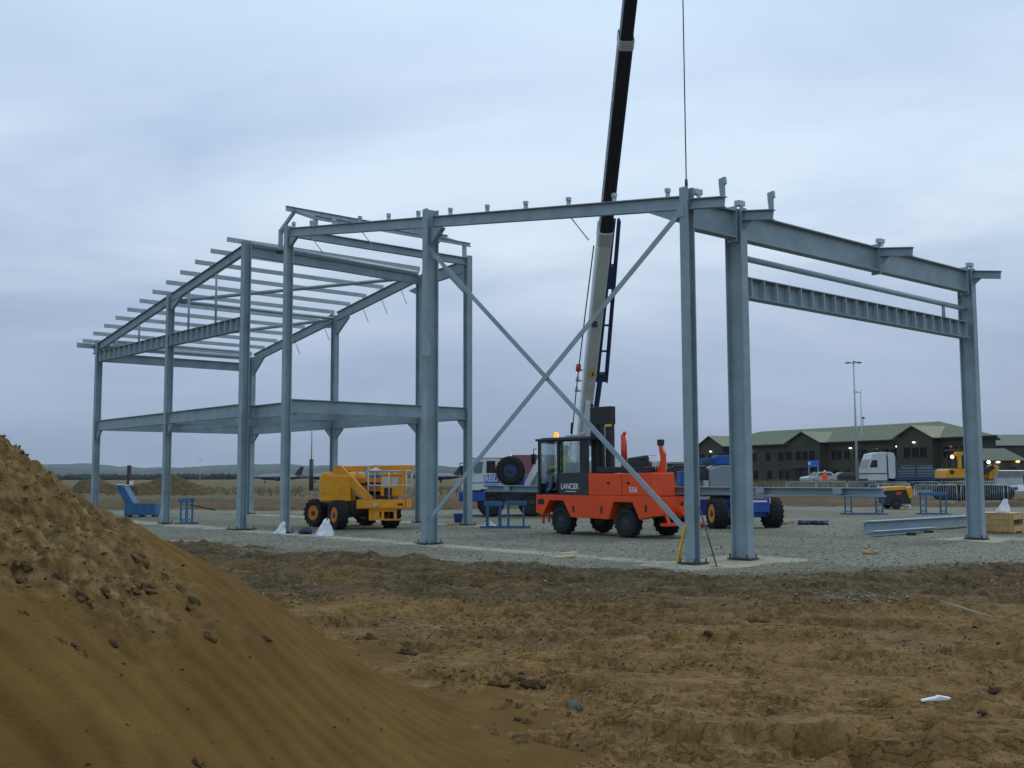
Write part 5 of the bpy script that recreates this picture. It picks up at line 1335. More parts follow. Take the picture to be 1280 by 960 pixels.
def build_truck():
    y = 99.0; X = lambda p: az(p, y-1.1); Z = lambda p: zz(p, y)
    gz = ground_height(X(1110), y)
    T = thing('flatbed_truck', 'white cabbed flatbed truck with a blue bed loaded with steel sections', 'truck', (0, y, 0), 0)
    cab = [(X(1083), gz+0.75), (X(1083), Z(587)), (X(1087.5), Z(575)), (X(1090), Z(569)), (X(1101), Z(567)), (X(1107), Z(567)), (X(1107.5), gz+0.75)]
    MB().prism(cab, -1.25, 1.25, 'y').done('cab', TRUCKWHITE, T, 0.05)
    MB().prism([(X(1109.5), Z(600)), (X(1109), Z(567.5)), (X(1116), Z(568)), (X(1118.5), Z(573)), (X(1118.5), Z(600))], -1.22, 1.22, 'y').done('wind_deflector', TRUCKWHITE, T, 0.04)
    MB().prism([(X(1085.5), Z(586)), (X(1095.5), Z(586)), (X(1095.5), Z(577)), (X(1089), Z(577))], -1.27, -1.24, 'y').done('cab_window', GLASSDARK, T)
    MB().prism([(X(1082.6), Z(586.5)), (X(1083.2), Z(586.5)), (X(1087.6), Z(576)), (X(1087.0), Z(576))], -1.1, 1.1, 'y').done('windscreen', GLASSDARK, T)
    MB().box(X(1081.8), X(1107), -1.28, 1.28, Z(594), Z(593)).done('cab_stripe', BLACK, T)
    b = MB(); b.box(X(1108), X(1200), -0.5, 0.5, gz+0.7, gz+1.0); b.box(X(1118), X(1128), -1.1, 1.1, gz+0.5, gz+1.1); b.done('chassis', BLACK, T)
    MB().box(X(1107.8), X(1109.3), -1.1, 1.1, Z(601), Z(572)).done('rear_wall', BLUE2, T)
    MB().box(X(1117), X(1202), -1.25, 1.25, Z(602.0), Z(597.5)).done('bed', NAVY, T, 0.02)
    MB().box(X(1118), X(1120), -1.25, 1.25, Z(597.4), Z(576)).done('headboard', NAVY, T)
    for i, (a, c, z0, z1) in enumerate(((1121, 1196, 597.3, 594.3), (1121, 1198, 594.0, 591.0), (1122, 1195, 590.7, 587.6), (1128, 1166, 587.3, 583.5))):
        o = MB().ibeam((X(a), -0.6, Z(z1)), (X(c), -0.6, Z(z1)), Z(z1)-Z(z0), 0.8).done('steel_section', STEEL2)
        o.location = (0, y, 0); tag(o, ['lowest steel section of the load on the flatbed truck', 'second lowest steel section of the flatbed load', 'third steel section up in the flatbed load', 'short top steel section of the flatbed load'][i], 'steel section', 'steel load on the truck')
    for p in (1143, 1176): MB().box(X(p), X(p)+0.1, -1.28, -1.2, Z(598), Z(583)).done('stake', NAVY, T)
    for p in (1095, 1128, 1152, 1163, 1174):
        wheel(T, (X(p), -1.05, gz+0.5), 0.5, 0.3, DARKSTEEL, 14, 0.55); wheel(T, (X(p), 1.05, gz+0.5), 0.5, 0.3, DARKSTEEL, 14, 0.55, 0, 1)
    b = MB(); b.path([(X(1093), -0.6, Z(567.3)), (X(1094), -0.6, Z(564)), (X(1099), -0.6, Z(563.5)), (X(1100), -0.6, Z(566))], 0.12, 8); b.done('roof_horn', BLACK, T)
    MB().box(X(1081.3), X(1083), -1.2, 1.2, gz+0.45, gz+0.95).done('bumper', BLACK, T, 0.03)
build_truck()

def build_dozer():
    y = 70.0; X = lambda p: az(p-2, y-0.9); Z = lambda p: zz(p, y); gz = ground_height(X(1220), y)
    T = thing('bulldozer', 'yellow bulldozer with a pale steel blade parked behind the barriers', 'bulldozer', (0, y, 0), 0)
    for y0, y1 in ((-1.25, -0.75), (0.75, 1.25)):
        r = 0.48; pts = []
        for a in range(90, 271, 30): pts.append((X(1190) + r*math.cos(R(a)), gz+0.5 + r*math.sin(R(a))))
        for a in range(-90, 91, 30): pts.append((X(1256) + r*math.cos(R(a)), gz+0.5 + r*math.sin(R(a))))
        MB().prism(pts, y0, y1, 'y').done('track', RUBBER, T, 0.02)
        for k in range(7): MB().lathe([(0.16, -0.02), (0.16, 0.02)], (X(1196+k*9), y0-0.022, gz+0.36), 'y', 12).done('track_roller', DARKSTEEL, T)
    MB().prism([(X(1183), Z(600)), (X(1210), Z(600)), (X(1210), Z(588)), (X(1188), Z(588)), (X(1184), Z(590))], -0.95, 0.95, 'y').done('rear_body', YELLOW2, T, 0.05)
    MB().box(X(1188), X(1193), -0.97, -0.94, Z(594.5), Z(590)).done('rear_grille', BLACK, T)
    MB().prism([(X(1210), Z(600)), (X(1250), Z(600)), (X(1250), Z(590)), (X(1210), Z(591))], -0.6, 0.6, 'y').done('engine_hood', YELLOW2, T, 0.04)
    MB().prism([(X(1237), Z(601)), (X(1251), Z(601)), (X(1250.5), Z(585)), (X(1241), Z(583))], -0.85, -0.25, 'y').done('side_tower', YELLOW2, T, 0.03)
    b = MB()
    for p in (1200, 1217, 1224):
        for yy in (-0.85, 0.8): b.bar((X(p), yy, Z(588)), (X(p), yy, Z(566)), 0.12, 0.12, (1, 0, 0))
    b.box(X(1196), X(1226), -0.95, 0.95, Z(566), Z(563.5)); b.done('roll_cage', DARKSTEEL, T)
    b = MB(); b.prism([(X(1199), Z(588)), (X(1203), Z(588)), (X(1203), Z(573)), (X(1206), Z(569.5)), (X(1205), Z(567)), (X(1196), Z(567)), (X(1195.5), Z(570)), (X(1199), Z(573))], -1.0, -0.7, 'y'); b.done('cab_post', YELLOW2, T, 0.03)
    MB().box(X(1205), X(1222), -0.8, 0.75, Z(588), Z(568)).done('cab_glazing', GLASSDARK, T)
    b = MB(); b.tube((X(1236), 0.2, Z(590)), (X(1237), 0.2, Z(562)), 0.12, 10); b.done('exhaust_stack', BLACK, T)
    b = MB(); b.bar((X(1226), -0.9, Z(596)), (X(1243), -0.9, Z(585)), 0.12, 0.3); b.done('lift_arm', BLACK, T)
    b = MB(); b.bar((X(1232), -1.32, gz+0.5), (X(1268), -1.32, gz+0.8), 0.14, 0.22); b.done('push_arm', DARKSTEEL, T)
    b = MB(); e = X(1273); cp = [(e-0.05, gz+0.62), (e-0.35, gz+1.0), (e-0.38, gz+1.5), (e-0.12, gz+1.98), (e+0.02, gz+1.94), (e-0.20, gz+1.48), (e-0.18, gz+1.02), (e+0.10, gz+0.60)]
    b.M = Matrix.Translation((e, -0.2, 0)) @ Matrix.Rotation(R(-52), 4, 'Z') @ Matrix.Translation((-e, 0, 0)); b.prism(cp, -1.75, 1.75, 'y'); b.done('blade', BLADE, T, 0.02)
    MB().lathe([(0.10, -0.05), (0.12, 0.0), (0.10, 0.05)], (X(1192), -0.9, Z(573.3)), 'y', 12).done('work_lamp', LAMPAMBER, T)
    MB().lathe([(0.09, -0.05), (0.10, 0.0), (0.09, 0.05)], (X(1239), -0.7, Z(580)), 'y', 12).done('work_lamp', LAMPWARM, T)
    b = MB(); b.lathe([(0.09, 0), (0.08, 0.2), (0.004, 0.24)], (X(1198), 0, Z(563.4)), 'z', 10); b.done('beacon', REDLAMP, T)
build_dozer()

# ------------------------------------------------------------------ the station and other buildings
def build_station():
    T = thing('station_building', 'long two storey dark brown building with olive hipped roof and three lamp lit gables', 'building', (55.3, 129.7, 0.3), math.degrees(math.atan2(0.881, -0.472)))
    # local x along the front (away to the left), local -y... front faces +y here, so depth runs to -y
    EV, L0, L1, DP = 5.95, -4.2, 51.0, 14.0
    LB = 6.6
    b = MB(); b.prism([(L0, 0), (L1, 0), (L1, -DP), (LB, -DP)], -0.4, EV, 'z'); b.done('wall', WALLBROWN, T)
    r0, r1, rz_, o = 9.6, 44.8, 8.45, 0.55
    q = [(L0-o, o, EV), (L1+o, o, EV), (L1+o, -DP-o, EV), (LB-o, -DP-o, EV)]
    m = MB(); a = [m.v(p) for p in q]; c = [m.v((r0, -DP/2, rz_)), m.v((r1, -DP/2, rz_))]
    m.f((a[0], a[1], c[1], c[0])); m.f((a[1], a[2], c[1])); m.f((a[2], a[3], c[0], c[1])); m.f((a[3], a[0], c[0])); m.f((a[3], a[2], a[1], a[0]))
    rf = m.done('roof', ROOFOLIVE, T)
    e = MB(); e.box(L0-o-0.05, L1+o+0.05, o, o+0.08, EV-0.12, EV+0.06); e.done('gutter', WALLBROWN, rf)
    # standing seams on the roof slope facing us
    sl = (rz_-EV)/(DP/2+o)
    seam = None
    n = 0
    for i in range(70):
        x = L0 + 0.4 + i*0.8
        if x > L1: break
        if x < r0: t = (x-(L0-o))/(r0-(L0-o))
        elif x > r1: t = ((L1+o)-x)/((L1+o)-r1)
        else: t = 1.0
        ye = o - (DP/2+o)*t
        s = MB(); s.bar((x, o-0.02, EV+0.03), (x, ye, EV + (o-ye)*sl + 0.03), 0.05, 0.05); s.done('roof_seam', ROOFOLIVE, rf)
    gables = ((3.9, 9.5, 7.35), (23.2, 29.5, 7.35), (44.2, 50.3, 7.45))
    for g0, g1, ap in gables:
        mid = (g0+g1)/2; P = 1.3
        b = MB(); b.prism([(g0, -0.4), (g1, -0.4), (g1, EV+0.02), (mid, ap+0.2-0.12), (g0, EV+0.02)], -0.5, P, 'y'); b.done('gable', WALLBROWN, T)
        m = MB(); back = -(ap+0.2-EV)/sl*1.0 + o
        for sgn, ge in ((-1, g0-0.5), (1, g1+0.5)):
            ez = EV - 0.06
            f0, f1 = (ge, P+0.45, ez), (mid, P+0.45, ap+0.2)
            k0, k1 = (ge, o-0.3, ez), (mid, back-0.3, ap+0.2)
            up = Vector((0, 0, 0.10))
            m.loft([[f0, f1, tuple(Vector(f1)+up), tuple(Vector(f0)+up)], [k0, k1, tuple(Vector(k1)+up), tuple(Vector(k0)+up)]])
        m.done('gable_roof', ROOFOLIVE, T)
    def px_s(px):
        p = px-640; return (73438-129.7*p)/(626.8+0.881*p)
    proj = [(g0, g1) for g0, g1, _ in gables]
    def fy(s): return 1.3 if any(a < s < c for a, c in proj) else 0.0
    win = None
    up_ = [885, 896, 907, 916, 942, 959.4, 975.5, 984, 994, 1005.5, 1014, 1022.7, 1042, 1047.5, 1058, 1070, 1079, 1096, 1106, 1117, 1127, 1141.5, 1152, 1162, 1182, 1192, 1204, 1222]
    lo_ = [884, 898, 910, 926, 943.6, 960.5, 975.5, 984, 1044, 1058, 1072, 1088, 1102, 1116, 1142, 1154, 1184, 1196]
    for px, z in [(p, 3.55) for p in up_] + [(p, 0.85) for p in lo_]:
        s = px_s(px)
        if not (L0+0.6 < s < L1-0.6): continue
        if win is None:
            m = MB(); w, h = 0.98, 1.25
            m.box(-w/2-0.08, w/2+0.08, 0, 0.05, -0.08, 0); m.box(-w/2-0.08, w/2+0.08, 0, 0.05, h, h+0.08); m.box(-w/2-0.08, -w/2, 0, 0.05, 0, h); m.box(w/2, w/2+0.08, 0, 0.05, 0, h); m.box(-0.03, 0.03, 0.0, 0.045, 0, h)
            win = m.done('window', WALLBROWN, T, 0, (s, fy(s)+0.002, z))
            MB().box(-w/2, w/2, 0.004, 0.02, 0, h).done('pane', PANEDARK, win)
        else: dup_part(win, T, (s, fy(s)+0.002, z))
    # lamps under the eaves
    for px, z, m in ((897, 5.3, 1), (939.5, 5.15, 1), (988.5, 5.15, 1), (1013.5, 5.75, 0), (1063.5, 5.15, 1), (1122, 5.15, 1), (1152, 5.55, 1)):
        s = px_s(px); yy = fy(s)
        b = MB(); b.box(s-0.12, s+0.12, yy, yy+0.25, z, z+0.08); l = b.done('lamp_bracket', DARKSTEEL, T)
        if m:
            c = MB(); c.lathe([(0.10, -0.05), (0.16, -0.02), (0.16, 0.05), (0.08, 0.09)], (s, yy+0.24, z-0.10), 'z', 12); c.done('lamp_shade', LAMPWARM, l)
    # entrance porch between the middle gable and the wing
    s0, s1 = px_s(1030), px_s(996)
    b = MB(); b.box(s0, s1, 1.32, 3.2, 2.35, 2.55); 
    for s in (s0+0.1, (s0+s1)/2, s1-0.2): b.box(s, s+0.12, 3.0, 3.12, -0.4, 2.35)
    b.done('porch', DARKSTEEL, T)
    MB().box(s0+0.3, s1-0.3, 1.31, 1.36, 0.1, 2.2).done('entrance_glazing', GLASSDARK, T)
    m = MB(); s = px_s(1034); m.tube((s, -DP/2, rz_), (s, -DP/2, rz_+1.3), 0.04, 6); m.box(s-0.25, s+0.25, -DP/2-0.1, -DP/2+0.1, rz_+1.0, rz_+1.25); m.done('roof_vane', DARKSTEEL, T)
build_station()
def hall(name, label, cx, y, rz, w, d, ev, rdg, wall, roof, hip=0.3, lamps=()):
    T = thing(name, label, 'building', (cx, y, ground_height(cx, y)-0.3), rz)
    MB().box(-w/2, w/2, 0, d, 0, ev).done('wall', wall, T)
    o = 0.4; q = [(-w/2-o, -o, ev), (w/2+o, -o, ev), (w/2+o, d+o, ev), (-w/2-o, d+o, ev)]
    m = MB(); a = [m.v(p) for p in q]; c = [m.v((-w/2*(1-hip), d/2, rdg)), m.v((w/2*(1-hip), d/2, rdg))]
    m.f((a[0], a[1], c[1], c[0])); m.f((a[1], a[2], c[1])); m.f((a[2], a[3], c[0], c[1])); m.f((a[3], a[0], c[0])); m.f((a[3], a[2], a[1], a[0]))
    m.done('roof', roof, T)
    for i in range(max(2, int(w/4))):
        x = -w/2 + w*(i+0.5)/max(2, int(w/4))
        f = MB().box(x-0.6, x+0.6, -0.05, 0.0, 1.2, 2.3).done('window', DARKSTEEL, T); MB().box(x-0.5, x+0.5, -0.065, -0.051, 1.3, 2.2).done('pane', GLASSDARK, f)
    MB().box(w*0.1-0.5, w*0.1+0.5, -0.07, 0.0, 0.0, 1.15).done('door', DARKSTEEL, T)
    for x, z, mt in lamps:
        b = MB(); b.box(x-0.1, x+0.1, -0.3, 0, z+0.1, z+0.18); l = b.done('lamp_bracket', DARKSTEEL, T)
        MB().lathe([(0.10, -0.06), (0.20, -0.02), (0.20, 0.06), (0.08, 0.10)], (x, -0.3, z), 'z', 12).done('lamp_shade', mt, l)
    return T
hall('long_hall', 'long low building with a dark olive roof beyond the station', az(1288, 160), 160, -4, 26, 14, 5.7, 7.6, WALLBROWN, ROOFDARK, 0.15)
hall('small_office', 'small hip roofed building with two lit lamps behind the bulldozer', az(1250, 118), 118, -6, 4.8, 5, 2.9, 4.3, WALLBROWN, ROOFDARK, 0.45, ((-0.35, 2.7, LAMPWARM), (1.75, 2.75, LAMPAMBER)))
hall('equipment_hut', 'dark flat topped hut seen between the orange forklift and the nearest post', az(856, 150), 150, 0, 4.2, 3, 3.0, 3.3, WALLBROWN, WALLBROWN, 0.1)
def build_shed():
    y = 82.0; X = lambda p: az(p, y); Z = lambda p: zz(p, y)
    T = thing('roofed_shed', 'shed with a maroon roof and white barge board behind the crane', 'shed', (0, y, 0), 0)
    x0, x1 = X(640), X(694)
    MB().box(x0+0.15, x1, 0.3, 4.2, -0.2, Z(592)).done('wall', WALLBROWN, T)
    m = MB(); ze, zr = Z(593), Z(568)
    m.loft([[(x0-0.1, -0.1, ze), (x0-0.1, 2.2, zr), (x0-0.1, 4.5, ze), (x0-0.1, 4.5, ze-0.1), (x0-0.1, 2.2, zr-0.12), (x0-0.1, -0.1, ze-0.1)], [(x1+0.1, -0.1, ze), (x1+0.1, 2.2, zr), (x1+0.1, 4.5, ze), (x1+0.1, 4.5, ze-0.1), (x1+0.1, 2.2, zr-0.12), (x1+0.1, -0.1, ze-0.1)]])
    m.done('roof', MAROON, T)
    m = MB(); xl = X(627)
    m.loft([[(xl, 0.3, Z(576)), (xl, 2.4, zr-0.15), (xl, 4.2, Z(576)), (xl, 4.2, -0.2), (xl, 0.3, -0.2)], [(x0+0.14, 0.3, Z(576)), (x0+0.14, 2.4, zr-0.15), (x0+0.14, 4.2, Z(576)), (x0+0.14, 4.2, -0.2), (x0+0.14, 0.3, -0.2)]]); m.done('lean_to', MAROON, T)
    m = MB(); m.bar((x0+0.45, -0.16, ze), (x0-0.15, 2.2, zr+0.06), 0.10, 0.16); m.done('barge_board', WHITE, T)
    m = MB()
    for k in range(12):
        xx = x0 + 0.3 + k*0.3; m.bar((xx, -0.1, ze+0.02), (xx, 2.2, zr+0.02), 0.04, 0.05)
    o = m.done('roof_ribs', MAROON, T); o['kind'] = 'stuff'
build_shed()

def light_mast(px, y, top_py, label, heads=3, r=0.11, lamp=DARKSTEEL):
    x = az(px, y); z0 = ground_height(x, y); zt = zz(top_py, y)
    T = thing('light_mast', label, 'light mast', (x, y, z0), 0)
    h = zt-z0
    MB().tube((0, 0, 0), (0, 0, h), r*1.5, 10, r*0.7).done('mast', GALV, T)
    b = MB(); b.box(-0.25, 0.25, -0.25, 0.25, 0, 0.06); b.done('base_plate', GALV, T)
    for k in range(heads):
        a = R(20 + k*360/heads) if heads > 1 else R(180)
        c = Vector((math.cos(a), math.sin(a)*0.8, 0))
        m = MB(); m.tube((0, 0, h-0.1), c*0.55 + Vector((0, 0, h+0.05)), 0.04, 6); m.bar(c*0.45 + Vector((0, 0, h+0.05)), c*0.95 + Vector((0, 0, h+0.02)), 0.30, 0.14); m.done('lamp_head', lamp, T, 0.02)
    MB().tube((0, 0, h), (0, 0, h+0.5), 0.03, 6).done('spike', GALV, T)
light_mast(1070.5, 118, 455, 'tall light mast with three lamp heads in front of the station')
light_mast(1078.0, 145, 492, 'thinner light mast with one lamp head behind the taller one', 1, 0.09)
light_mast(119, 420, 573, 'faint floodlight mast on the left skyline, nearest the mound', 3, 0.12)
light_mast(250, 420, 574, 'faint floodlight mast on the left skyline between two gable columns', 3, 0.12)
def posts():
    y = 118; x = az(389, y); z0 = ground_height(x, y); T = thing('hinged_post', 'thin post on a thick hinged base seen under the mezzanine', 'post', (x, y, z0), 0)
    MB().tube((0, 0, 0), (0, 0, zz(573, y)-z0), 0.24, 12).done('base_tube', DARKSTEEL, T)
    MB().tube((0, 0, zz(573, y)-z0), (0, 0, zz(520, y)-z0), 0.07, 8).done('mast', GALV, T)
    MB().box(-0.5, 0.5, -0.5, 0.5, -0.1, 0.12).done('foot_block', CONCRETE, T)
    y = 105; x = az(161.5, y); z0 = ground_height(x, y); T = thing('marker_post', 'dark square post with a small white sign beyond the open blue box', 'post', (x, y, z0), 0)
    MB().box(-0.16, 0.16, -0.16, 0.16, 0, zz(580, y)-z0).done('post', DARKSTEEL, T)
    MB().box(0.10, 0.50, -0.19, -0.165, zz(604.5, y)-z0, zz(599, y)-z0).done('sign', WHITE, T)
    y = 112; x = az(1015.5, y); z0 = ground_height(x, y); T = thing('site_sign', 'blue site sign on two posts in front of the station porch', 'sign', (x, y, z0), -8)
    h0, h1 = zz(585, y)-z0, zz(577, y)-z0
    MB().box(-0.5, 0.62, -0.03, 0.0, h0, h1).done('panel', SIGNBLUE, T)
    MB().box(-0.46, -0.25, -0.036, -0.031, h0+0.22, h1-0.15).done('emblem', WHITE, T)
    for xx in (-0.4, 0.5): MB().tube((xx, 0.04, 0), (xx, 0.04, h1), 0.035, 8).done('leg', GALV, T)
    MB().box(-0.06, 0.06, -0.5, 0.5, -0.2, 0.02).done('foot', CONCRETE, T)
posts()

# aircraft parked on the far apron
def aircraft(px, y, rz, label, L=12.5):
    x = az(px, y); z0 = ground_height(x, y)
    T = thing('aircraft', label, 'aircraft', (x, y, z0), rz, 'aircraft parked on the far apron')
    k = L/14.5
    b = MB(); pr = [(0.05, -7.2), (0.55, -6.7), (0.85, -5.8), (0.95, -4.5), (0.95, 3.2), (0.7, 5.2), (0.35, 6.8), (0.1, 7.3)]
    b.lathe([(r*k, t*k) for r, t in pr], (0, 0, 2.0*k), 'x', 16)
    o = b.done('fuselage', [MACHGREY, PLANEDARK], T)
    for p in o.data.polygons: p.material_index = 1 if p.center.z < 2.0*k else 0
    b = MB(); b.loft([[(4.6*k, -0.08, 2.6*k), (7.0*k, -0.08, 2.5*k), (7.9*k, -0.05, 5.3*k), (6.7*k, -0.05, 5.3*k)], [(4.6*k, 0.08, 2.6*k), (7.0*k, 0.08, 2.5*k), (7.9*k, 0.05, 5.3*k), (6.7*k, 0.05, 5.3*k)]]); b.done('tail_fin', PLANEDARK, T)
    b = MB(); b.bar((6.4*k, -2.6*k, 2.7*k), (6.4*k, 2.6*k, 2.7*k), 1.1*k, 0.12); b.done('tailplane', PLANEDARK, T)
    for s in (-1, 1):
        b = MB(); b.loft([[(-1.2*k, s*0.7*k, 1.6*k), (1.5*k, s*0.7*k, 1.6*k), (1.5*k, s*0.7*k, 1.8*k), (-1.2*k, s*0.7*k, 1.8*k)], [(1.6*k, s*7*k, 2.0*k), (2.5*k, s*7*k, 2.0*k), (2.5*k, s*7*k, 2.08*k), (1.6*k, s*7*k, 2.08*k)]]); b.done('wing', PLANEDARK, T)
        b = MB(); b.lathe([(0.3*k, -1.3*k), (0.52*k, -1.0*k), (0.5*k, 0.4*k), (0.28*k, 1.2*k)], (0.2*k, s*2.3*k, 1.25*k), 'x', 14); b.done('engine', PLANEDARK, T)
        b = MB(); b.tube((0.8*k, s*1.2*k, 0.3*k), (0.8*k, s*1.2*k, 1.5*k), 0.1*k, 8); b.lathe([(0.32*k, -0.12), (0.32*k, 0.12)], (0.8*k, s*1.2*k, 0.32*k), 'y', 14); b.done('landing_gear', BLACK, T)
    b = MB(); b.tube((-5.0*k, 0, 0.3*k), (-5.0*k, 0, 1.2*k), 0.08*k, 8); b.lathe([(0.28*k, -0.1), (0.28*k, 0.1)], (-5.0*k, 0, 0.28*k), 'y', 14); b.done('nose_gear', BLACK, T)
aircraft(350, 300, -4, 'white airliner with dark tail seen between two columns left of the yellow lift')
aircraft(412, 310, 22, 'white airliner mostly hidden by the yellow boom lift')
aircraft(548, 300, 8, 'white airliner whose dark tail shows left of the crane cab')

# spoil heaps, hills and far woods
def heap(name, px, y, w, d, h, seed, mat=None):
    x = az(px, y); n = 60
    X, Y = np.meshgrid(np.linspace(-1.3, 1.3, n), np.linspace(-1.3, 1.3, n))
    r = np.hypot(X, Y)
    sh = np.clip(1-r, -0.3, 1)
    Z = h*(np.where(sh > 0, sh**0.9, sh) + 0.35*fbm(X, Y, 1.6, 4, seed)*sm(1.15-r, 0, 0.3)) 
    co = grid_mesh(name, X*w, Y*d, Z, np.dstack([X*0, X*0, X*0+1, X*0+1]).reshape(-1, 4))
    co.materials.append(GROUND)
    o = bpy.data.objects.new(name, co); COL.objects.link(o); o.location = (x, y, ground_height(x, y))
    tag(o, kind='structure'); return o
heap('spoil_heap', 213, 108, 4.4, 4, 2.15, 3)
heap('spoil_heap', 187, 112, 3.0, 4, 1.1, 4)
heap('spoil_heap', 118, 112, 2.6, 4, 2.0, 5)
heap('spoil_heap', 140, 116, 4.2, 4, 1.1, 6)
heap('spoil_heap', 246, 100, 1.3, 1, 0.5, 7)
heap('spoil_heap', 1275, 57, 3.4, 2, 0.5, 8)
heap('spoil_heap', 905, 70, 5, 2, 0.35, 9)
def hills():
    for nm, x0, x1, y0, y1, H, sc, seed, mat in (('hills', -1900, 2300, 2300, 3500, 26.0, 0.0032, 4, HILLMAT), ('hills', -1900, 2300, 3600, 5200, 52.0, 0.0022, 9, HILLMAT)):
        X, Y = np.meshgrid(np.linspace(x0, x1, 320), np.linspace(y0, y1, 60))
        env = np.sin(np.pi*(Y-y0)/(y1-y0))**0.7
        Z = H*env*(0.78 + 0.9*fbm(X, Y, sc, 4, seed)) + 1.6*fbm(X, Y, 0.03, 3, seed+2)*env - 1
        me = grid_mesh(nm, X, Y, Z); me.materials.append(mat)
        o = bpy.data.objects.new(nm, me); COL.objects.link(o); tag(o, kind='structure')
    rnd = random.Random(5); verts, faces = [], []
    base = bmesh.new(); bmesh.ops.create_icosphere(base, subdivisions=1, radius=1.0); bv = [v.co.copy() for v in base.verts]; bf = [[v.index for v in f.verts] for f in base.faces]; base.free()
    for px0, px1, y, h, n in ((60, 300, 900, 4.2, 400), (395, 560, 1000, 3.6, 160), (800, 1000, 700, 4, 60), (305, 400, 1100, 3.0, 90)):
        for i in range(n):
            px = rnd.uniform(px0, px1); yy = y + rnd.uniform(-40, 60); s = rnd.uniform(0.6, 1.15)*h*0.62
            o = len(verts); x = az(px, yy)
            for v in bv: verts.append((x + v.x*s*1.4*rnd.uniform(0.8, 1.2), yy + v.y*s, max(-0.4, s*0.75 + v.z*s*rnd.uniform(0.8, 1.25))))
            faces += [[o+a for a in f] for f in bf]
    me = bpy.data.meshes.new('far_wood'); me.from_pydata(verts, [], faces); me.materials.append(WOODMAT)
    o = bpy.data.objects.new('far_wood', me); COL.objects.link(o); tag(o, 'dark belt of woodland along the far horizon', 'woodland', kind='stuff')
hills()

# ------------------------------------------------------------------ clods, crumbs, loose stones, dry grass, haze
CLOD = paint('soil_clod', (0.075, 0.048, 0.027), 0.95, 0, 0.35, 7, 0.5, (0.15, 0.10, 0.055), 0.1)
CLODSAND = paint('clod_sand', (0.135, 0.083, 0.032), 0.95, 0, 0.3, 9, 0.4, (0.09, 0.055, 0.025), 0.1)
GREYSTONE = paint('grey_stone', (0.12, 0.115, 0.10), 0.9, 0, 0.3, 9, 0.4, (0.16, 0.12, 0.07), 0.15)
def clod(px, py, w, label, seed, flat=0.45, ratio=0.6, rz=0.0, mat=None, group=None):
    p = on_surf(px, py)
    s = w/2/FOC*p.length
    b = MB(); rnd = random.Random(seed)
    k = 3 if ratio > 0.75 else 13
    for i in range(k):
        a, rr = rnd.uniform(0, 6.28), rnd.uniform(0, 1)**0.6
        q = rnd.uniform(0.14, 0.34)*(1.25 - 0.6*rr) if k > 3 else 0.75
        if k == 3: rr *= 0.25
        b.blob((math.cos(a)*rr*s*0.85, math.sin(a)*rr*s*ratio*0.9, s*flat*0.10*(1-rr)), (s*q*1.25, s*q*(0.75 + 0.5*ratio), s*(q*0.75 + flat*0.22*(1-rr))), seed*17+i, 0.35, 2); b.mi = int(rnd.random() < 0.45 and k > 3)
    o = b.done('soil_clod', [mat or CLOD, CLODSAND], None, 0, p)
    dx = 0.08
    e = Vector((2*dx, 0, surf(p.x+dx, p.y)-surf(p.x-dx, p.y))); n = Vector((0, 2*dx, surf(p.x, p.y+dx)-surf(p.x, p.y-dx)))
    up = e.cross(n).normalized()
    X_ = (e.normalized()*math.cos(R(rz)) + n.normalized()*math.sin(R(rz))); X_ = (X_ - up*X_.dot(up)).normalized()
    Y_ = up.cross(X_)
    o.rotation_euler = Matrix((X_, Y_, up)).transposed().to_euler()
    tag(o, label, 'clod', group); return o
MG, FG = 'dark clods on the sand mound', 'clods on the sandy ground'
for a in ((174, 700, 34, 'biggest dark clod high on the sand mound, at the head of a ragged ridge', 1, .5, .5, -25),
          (181, 734, 36, 'broad dark clod below the head of the ragged ridge on the mound', 2, .4, .5, 5),
          (168, 739, 20, 'dark clod touching the left end of the broad one on the mound', 14, .4, .6, 5),
          (205, 722, 26, 'upper piece of the ragged dark ridge running down the mound', 3, .35, .38, -35), (225, 737, 26, 'middle piece of the ragged dark ridge running down the mound', 4, .35, .38, -35), (243, 752, 24, 'lowest piece of the ragged dark ridge running down the mound', 5, .35, .38, -35),
          (239, 761, 16, 'small clod just under the end of the ragged ridge', 6, .4, .5, 0), (262, 798, 28, 'lone dark clod on the smooth face of the mound, below the ridge', 7, .5, .55, -15),
          (29, 712, 26, 'dark clod near the left edge of the picture on the mound', 8, .5, .6, -20), (20, 726, 16, 'smaller clod under another by the left picture edge', 9, .5, .7, 0),
          (77, 723, 26, 'flat ragged clod in the rough upper left of the mound', 10, .35, .5, -10), (104, 749, 26, 'crumbly clod left of the smooth sand on the mound', 11, .35, .5, -20), (131, 742, 24, 'thin slanting clod between two crumbly ones on the mound', 12, .3, .38, -25),
          (100, 815, 34, 'long low clod on the left part of the smooth sand face', 13, .35, .4, -20), (76, 802, 20, 'pale topped clod just above the long low one on the sand face', 15, .35, .5, -10), (141, 806, 18, 'small rounded clod alone on the left of the smooth sand', 16, .5, .6, -20),
          (335, 799, 14, 'small clod on the right flank of the mound near its edge', 17, .4, .6, -10), (30, 768, 14, 'faint flat clod low at the left picture edge', 18, .3, .6, 0), (250, 955, 22, 'dark clod at the bottom edge of the picture on the mound', 19, .4, .5, 0)):
    clod(*a[:4], seed=a[4], flat=a[5], ratio=a[6], rz=a[7], group=MG)
